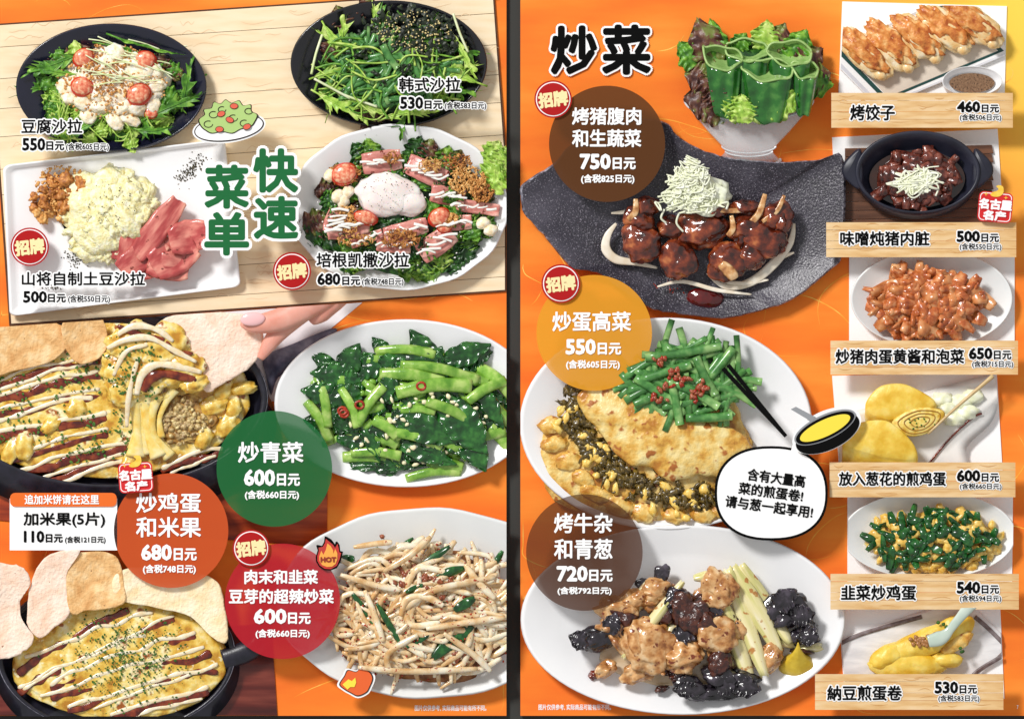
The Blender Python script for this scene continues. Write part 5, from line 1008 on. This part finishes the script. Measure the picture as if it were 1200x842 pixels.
def stew():
    R = random.Random(202); cl = cclip(K2)
    t0 = thing('wooden_tray', 1075, 270, 3, 'brown slatted wooden tray under the black stew pot', 'tray')
    for k in range(9): y = 174 + k * 10.5; prism(MB(), [(990, y), (1162, y - 4), (1164, y + 6), (990, y + 10)], 3, 6, .5).build('slat', M['darkwood'], t0, cl, smooth=False)
    t = thing('stew_pot', 1074, 255, 6, 'black two handled pot of miso stewed pork offal topped with leek', 'pot')
    dish(t, 'pot', 1074, 202, 73, 48, mat('matt_black_pot', [(28, 29, 42), (44, 45, 60)], size=30, rough=.4, var=0), 6, 34, 8, .74, 9, .72, 12, lip=.06, clip=None)
    for s in (-1, 1):
        C = cur([(1074 + s * 66, 176, 0), (1074 + s * 80, 184, 0), (1074 + s * 88, 196, 0), (1074 + s * 86, 208, 0), (1074 + s * 70, 222, 0), (1074 + s * 64, 214, 0)], 5, True)[:, :2]; prism(MB(), C, 28, 38, 3).build('pot_handle', MATS['matt_black_pot'], t)
    MB().add(ell(1074, 210, 56, 34, 22, 50), [tuple(range(50))]).build('broth', M['soy'], t)
    hf = heapf(1074, 214, 50, 30, 24, 14)
    mm = mat('stewed_offal', [(54, 20, 14), (104, 46, 34), (150, 84, 66)], size=8, rough=.2, var=.15, coat=.6, bump=1, bsize=4)
    for i in range(64):
        x, y = scatter(R, 1, 1075, 212, 46, 29)[0]; slice_(t, 'offal_strip', mm, x, y, hf(x, y) + 2, R.uniform(20, 38), R.uniform(9, 16), R.uniform(0, 180), 3, 3, R, arch=3)
    for i in range(60):
        P = [(1072 + R.gauss(0, 12), 214 + R.gauss(0, 7), 46 + R.uniform(-2, 4)) for _ in range(4)]; strand(t, M['scal'], P, R.uniform(.8, 1.5), 'leek_shred', n=5, seg=5)
    blob(MB(), (1073, 215, 40), (18, 11, 6), 0, .3, 2, 3, 3).build('leek_core', M['scal'], t)
stew()
def kimchi():
    R = random.Random(203); cl = cclip(K3, .5)
    t = thing('plate', 1092, 395, 3, 'clear rimmed white plate of kimchi pork with mayonnaise sauce', 'plate')
    dish(t, 'plate', 1091, 350, 95, 58, M['chinag'], 3, 16, 6, .74, 2, .6, 4, clip=cl)
    hf = heapf(1085, 355, 78, 46, 12, 24)
    mound(t, 'meat_bed', 1086, 356, 66, 38, 8, 14, M['kimchi'], 3, kind='stuff', clip=cl)
    CAB = mat('sauced_cabbage', [(180, 96, 44), (214, 136, 78), (232, 176, 124)], size=12, rough=.24, var=.1, coat=.5, bump=.6, bsize=5)
    for i in range(104):
        x, y = scatter(R, 1, 1086, 354, 60, 34)[0]
        if i % 5 == 0: blob(MB(), (x, y, hf(x, y)), (R.uniform(6, 13), R.uniform(4, 8), 5), R.uniform(0, 180), .5, 2, i, 2).build('pork_piece', M['kimchi'], t, cl)
        else: slice_(t, 'cabbage_strip' if i % 4 == 1 else 'kimchi_strip', CAB if i % 4 == 1 else M['kimchi'], x, y, hf(x, y) + 4, R.uniform(28, 56), R.uniform(7, 19), R.gauss(10, 55), 4, 1.6, R, arch=4, taper=.4, clip=cl, k=3)
kimchi()
def tamago():
    R = random.Random(204); cl = cclip(K4)
    t = thing('long_plate', 1090, 540, 3, 'pale wavy edged long plate carrying rolled egg blocks and chopstick', 'plate')
    def f(u, v):
        x = 975 + 205 * u; y = 455 + 100 * v - 30 * u + 6 * math.sin(5 * u); return (x + 10 * v, y, 5 + 10 * (2 * u - 1) ** 4 + 6 * (2 * v - 1) ** 4)
    loops(MB(), [polyz(cur(Z, 5, True), z) for Z, z in (([(968, 500), (1060, 470), (1160, 442), (1168, 452), (1160, 490), (1128, 520), (1118, 560), (960, 570)], 3), ([(966, 498), (1060, 466), (1162, 438), (1171, 450), (1163, 492), (1132, 524), (1122, 562), (958, 572)], 12), ([(972, 502), (1062, 474), (1156, 448), (1162, 456), (1154, 486), (1122, 516), (1110, 560), (966, 566)], 9))], cap0=True).build('plate', mat('rustic_white_glaze', [(222, 220, 218), (244, 242, 238)], size=30, rough=.35, var=0), t, cl)
    tube(MB(), cur([(1150, 484, 14), (1138, 490, 13), (1112, 514, 12), (1086, 545, 12)], 6), 1.3, 6, True, .4).build('brown_plate_line', M['sauce'], t, cl)
    e = thing('rolled_egg', 1060, 505, 12, 'yellow rolled egg block with spiral cut end, rear one', 'rolled egg', 'rolled egg blocks')
    def block(e, top, front, side, zc):
        T_ = np.array(top, float); T_ = np.concatenate([[p + (np.roll(T_, 1, 0)[i] - p) * .22, p + (np.roll(T_, -1, 0)[i] - p) * .22] for i, p in enumerate(T_)]); C = cur([(x, y, 0) for x, y in T_], 3, True)[:, :2]; cen = C.mean(0)
        loops(MB(), [polyz(cen + (C - cen) * k + np.array([0, dy]), z) for k, z, dy in ((.96, 8, side), (1, 14, side), (1, zc - 5, 2), (.97, zc - 1.5, 0), (.9, zc, 0), (.4, zc + 1.5, 0))], cap0=True).build('egg_block', M['tama'], e, cl)
    block(e, [(1012, 470), (1030, 450), (1062, 448), (1104, 474), (1046, 494), (1016, 486)], 0, 14, 34)
    E_ = cur([(1044, 494, 0), (1072, 478, 0), (1103, 480, 0), (1103, 493, 0), (1084, 508, 0), (1060, 510, 0)], 5, True)[:, :2]
    prism(MB(), E_, 33, 37, 2).build('cut_face', mat('rolled_egg_cut', [(214, 168, 56), (240, 212, 110), (250, 232, 150)], size=6, rough=.4, var=0, bump=.6, bsize=3), e, cl)
    cen = E_.mean(0)
    for k in (.8, .58, .36): tube(MB(), [(*(cen + (p - cen) * k), 37.6) for p in E_] + [(*(cen + (E_[0] - cen) * k), 37.6)], .6, 5).build('roll_line', mat('roll_line_brown', [(170, 116, 34)], rough=.5, var=0), e, cl)
    bits(R, scatter(R, 16, cen[0], cen[1], 22, 10), lambda x, y: 37, .7, 1.3, .4).build('chive_bits', M['parsley'], e, cl, kind='stuff')
    e = thing('rolled_egg', 1030, 550, 12, 'yellow rolled egg block in front at the card bottom left', 'rolled egg', 'rolled egg blocks')
    block(e, [(982, 520), (1000, 494), (1040, 490), (1072, 520), (1074, 540), (1030, 536)], 0, 34, 46)
    o = tube(MB(), cur([(1086, 508, 40), (1120, 476, 42), (1162, 440, 44)], 5), [1.2, 1.8, 2.6], 8).build('chopstick', mat('light_bamboo', [(196, 164, 110), (222, 194, 144)], size=10, rough=.4, var=0), None, cl); tag(o, 'light bamboo chopstick tip cutting the rolled egg', 'chopstick')
    for i, (x, y) in enumerate(((1110, 478), (1126, 470), (1118, 490), (1134, 482), (1104, 468), (1140, 464))): blob(MB(), (x, y, 12), (13, 9, 7), 0, .3, 2, i, 3).build('grated_radish', M['scal'], t, cl)
tamago()
def nira():
    R = random.Random(205); cl = cclip(K5, .5)
    t = thing('plate', 1090, 668, 3, 'white bowl of scrambled egg with dark green garlic chives', 'plate')
    dish(t, 'plate', 1088, 626, 102, 52, M['chinag'], 3, 18, 6, .72, 2, .6, 5, clip=cl)
    hf = heapf(1095, 632, 86, 42, 12, 22)
    mound(t, 'egg_bed', 1095, 633, 72, 34, 8, 12, M['scram'], 3, kind='stuff', clip=cl)
    for i in range(120):
        x, y = scatter(R, 1, 1094, 632, 76, 38)[0]; blob(MB(), (x, y, hf(x, y)), (R.uniform(5, 11), R.uniform(3.5, 7), 5), R.uniform(0, 180), .5, 2, i, 2).build('egg_piece', M['scram'], t, cl)
    for i in range(80):
        x, y = scatter(R, 1, 1092, 631, 72, 34)[0]; slice_(t, 'chive_leaf', M['nira'], x, y, hf(x, y) + 5, R.uniform(16, 34), R.uniform(6, 11), R.gauss(0, 50), 3, .8, R, arch=1.5, taper=.4, clip=cl)
nira()
def natto():
    R = random.Random(206); cl = cclip(K6)
    t = thing('long_plate', 1080, 785, 3, 'long white plate with grey rim under the natto omelette', 'plate')
    P = [(975, 760), (1000, 742), (1130, 700), (1185, 752), (1150, 790), (980, 800)]
    prism(MB(), P, 3, 8, 2).build('plate', mat('streaky_white_glaze', [(216, 214, 216), (242, 240, 240)], size=14, rough=.35, var=0, stretch=(.5, 2, 1)), t, cl, smooth=False)
    for A in ([(980, 756), (1010, 742), (1080, 722)], [(1142, 722), (1158, 736), (1174, 752)], [(1174, 768), (1150, 782), (1140, 790)]): tube(MB(), cur([(x, y, 9) for x, y in A], 5), 2.6, 7, True, .4).build('plate_rim', mat('dark_rim_glaze', [(92, 70, 66), (140, 128, 130)], size=8, rough=.4, var=0), t, cl)
    e = thing('natto_omelette', 1080, 785, 8, 'yellow omelette torn open by a spoon showing natto beans', 'omelette')
    for i, (x, y, rx, ry, a, z) in enumerate(((1062, 778, 48, 16, 0, 20), (1082, 752, 52, 16, 22, 22), (1115, 738, 28, 16, 30, 20), (1108, 772, 20, 10, 0, 18), (1040, 768, 24, 14, 30, 22))): blob(MB(), (x, y, z), (rx, ry, 14), a, .12, 1.6, i, 4).build('omelette_fold', M['tama'], e, cl)
    blob(MB(), (1120, 752, 28), (22, 9, 6), 30, .2, 2, 4, 3).build('browned_fold', M['omo'], e, cl)
    for i in range(26): blob(MB(), (1078 + R.gauss(0, 7), 750 + R.gauss(0, 3.5), 36), (3, 2.4, 2.4), R.uniform(0, 180), .2, 2, i, 2).build('natto_bean', mat('natto_bean_brown', [(150, 92, 46), (196, 140, 84)], size=4, rough=.3, var=.1, coat=.4), e, cl)
    b = MB(); tube(b, cur([(1086, 750, 44), (1104, 744, 44), (1118, 728, 46), (1136, 706, 50)], 7), [7, 9, 5, 5.5, 8], 12, True, .5); o = b.build('spoon', mat('pale_green_ceramic', [(186, 204, 190), (214, 226, 214)], size=30, rough=.2, var=0, coat=.4), None, cl); tag(o, 'pale green ceramic spoon pressed into the natto omelette', 'spoon')
    bits(R, [(1104, 730), (1098, 728), (1108, 733), (1126, 762), (1124, 758)], lambda x, y: 36, 2, 3, 0).build('chive_bits', M['parsley'], e, cl)
natto()

# ============================================================ drawn props left of the mascot figures
t = thing('drawn_salad_plate', 269, 152, 40, 'drawn cartoon white plate of pale green salad above the green title', 'illustration')
def flat(P, z, m, n, t, h=.8): return prism(MB(), P, z, z + h).build(n, m, t, smooth=False)
LN = mat('drawing_outline', [(40, 22, 16)], rough=.8, var=0)
flat(ell(270, 151, 43, 17.5, 0, 48, 8)[:, :2], 60, PAPER, 'sticker_edge', t); flat(ell(270, 151, 41, 15.6, 0, 48, 8)[:, :2], 61, LN, 'plate_outline', t); flat(ell(270, 151, 39.6, 14.2, 0, 48, 8)[:, :2], 62, PAPER, 'plate_face', t)
SG = mat('drawn_lettuce', [(176, 206, 124)], rough=.8, var=0); SR = mat('drawn_tomato', [(226, 100, 76)], rough=.8, var=0)
hp = [(237, 150), (234, 142), (241, 136), (240, 130), (249, 128), (252, 121), (260, 123), (266, 118), (273, 122), (282, 119), (287, 125), (296, 124), (297, 132), (304, 136), (301, 144), (296, 150), (284, 153), (274, 158), (262, 156), (250, 158), (243, 155)]
C = cur([(x, y, 0) for x, y in hp], 4, True)[:, :2]; c0 = C.mean(0); flat(C, 63, LN, 'salad_outline', t); flat(c0 + (C - c0) * .955, 64, SG, 'salad_heap', t)
for x, y, r in ((246, 147, 5), (252, 136, 5), (275, 140, 5), (288, 146, 5), (293, 132, 4.5), (262, 130, 4.5)):
    tube(MB(), [(x + r * math.cos(a), y + r * .75 * math.sin(a), 65) for a in np.linspace(0, 5.2, 14)], .55, 5).build('leaf_curl', LN, t)
for x, y, a in ((261, 135, 20), (271, 142, -20), (259, 153, 0), (276, 126, 0), (291, 150, 20)):
    flat(ell(x, y, 5, 3.6, 0, 20, a)[:, :2], 65, LN, 'tomato_outline', t); flat(ell(x, y, 4.3, 2.9, 0, 20, a)[:, :2], 66, SR, 'tomato', t)
t = thing('drawn_frying_pan', 968, 500, 40, 'drawn cartoon black frying pan of yellow egg above the speech bubble', 'illustration')
a = 25
flat(ell(967, 504, 43, 23, 0, 48, a)[:, :2], 60, PAPER, 'sticker_edge', t); flat(ell(968, 507, 40, 19, 0, 48, a)[:, :2], 61, INK, 'pan_body', t)
flat(ell(965, 500, 39, 14.5, 0, 48, a)[:, :2], 62, mat('drawn_grey', [(150, 152, 156)], rough=.8, var=0), 'pan_rim', t); flat(ell(965, 500.5, 37, 12.6, 0, 48, a)[:, :2], 63, INK, 'pan_inside', t); flat(ell(965, 500.8, 32, 9.6, 0, 48, a)[:, :2], 64, mat('drawn_egg_yellow', [(250, 226, 70)], rough=.8, var=0), 'egg', t)
prism(MB(), [(925, 479), (931, 476), (954, 488), (950, 494)], 62, 63).build('pan_handle', MATS['drawn_grey'], t, smooth=False)
t = thing('drawn_chopsticks', 882, 470, 40, 'drawn pair of black chopsticks pointing at the cartoon frying pan', 'illustration')
for d in (0, 6): flat([(844 + d, 433 - d * .7), (848 + d, 430 - d * .7), (921, 509), (918, 512)], 60 + d * .2, INK, 'chopstick', t)
t = thing('drawn_fire_puff', 424, 798, 40, 'drawn orange fire puff with yellow core left of the footnote', 'illustration')
fp = [(398, 800), (404, 790), (408, 783), (418, 785), (424, 780), (434, 785), (438, 793), (434, 804), (430, 810), (420, 814), (411, 810), (404, 806)]
C = cur([(x, y, 0) for x, y in fp], 4, True)[:, :2]; c0 = C.mean(0); flat(c0 + (C - c0) * 1.12, 40, PAPER, 'sticker_edge', t); flat(C, 41, LN, 'puff_outline', t); flat(c0 + (C - c0) * .93, 42, mat('drawn_fire', [(232, 100, 42)], rough=.8, var=0), 'puff', t)
flat([(402, 800), (409, 794), (413, 796), (417, 792), (418, 798), (416, 803), (411, 803), (408, 806)], 43, MATS['drawn_egg_yellow'], 'puff_core', t)
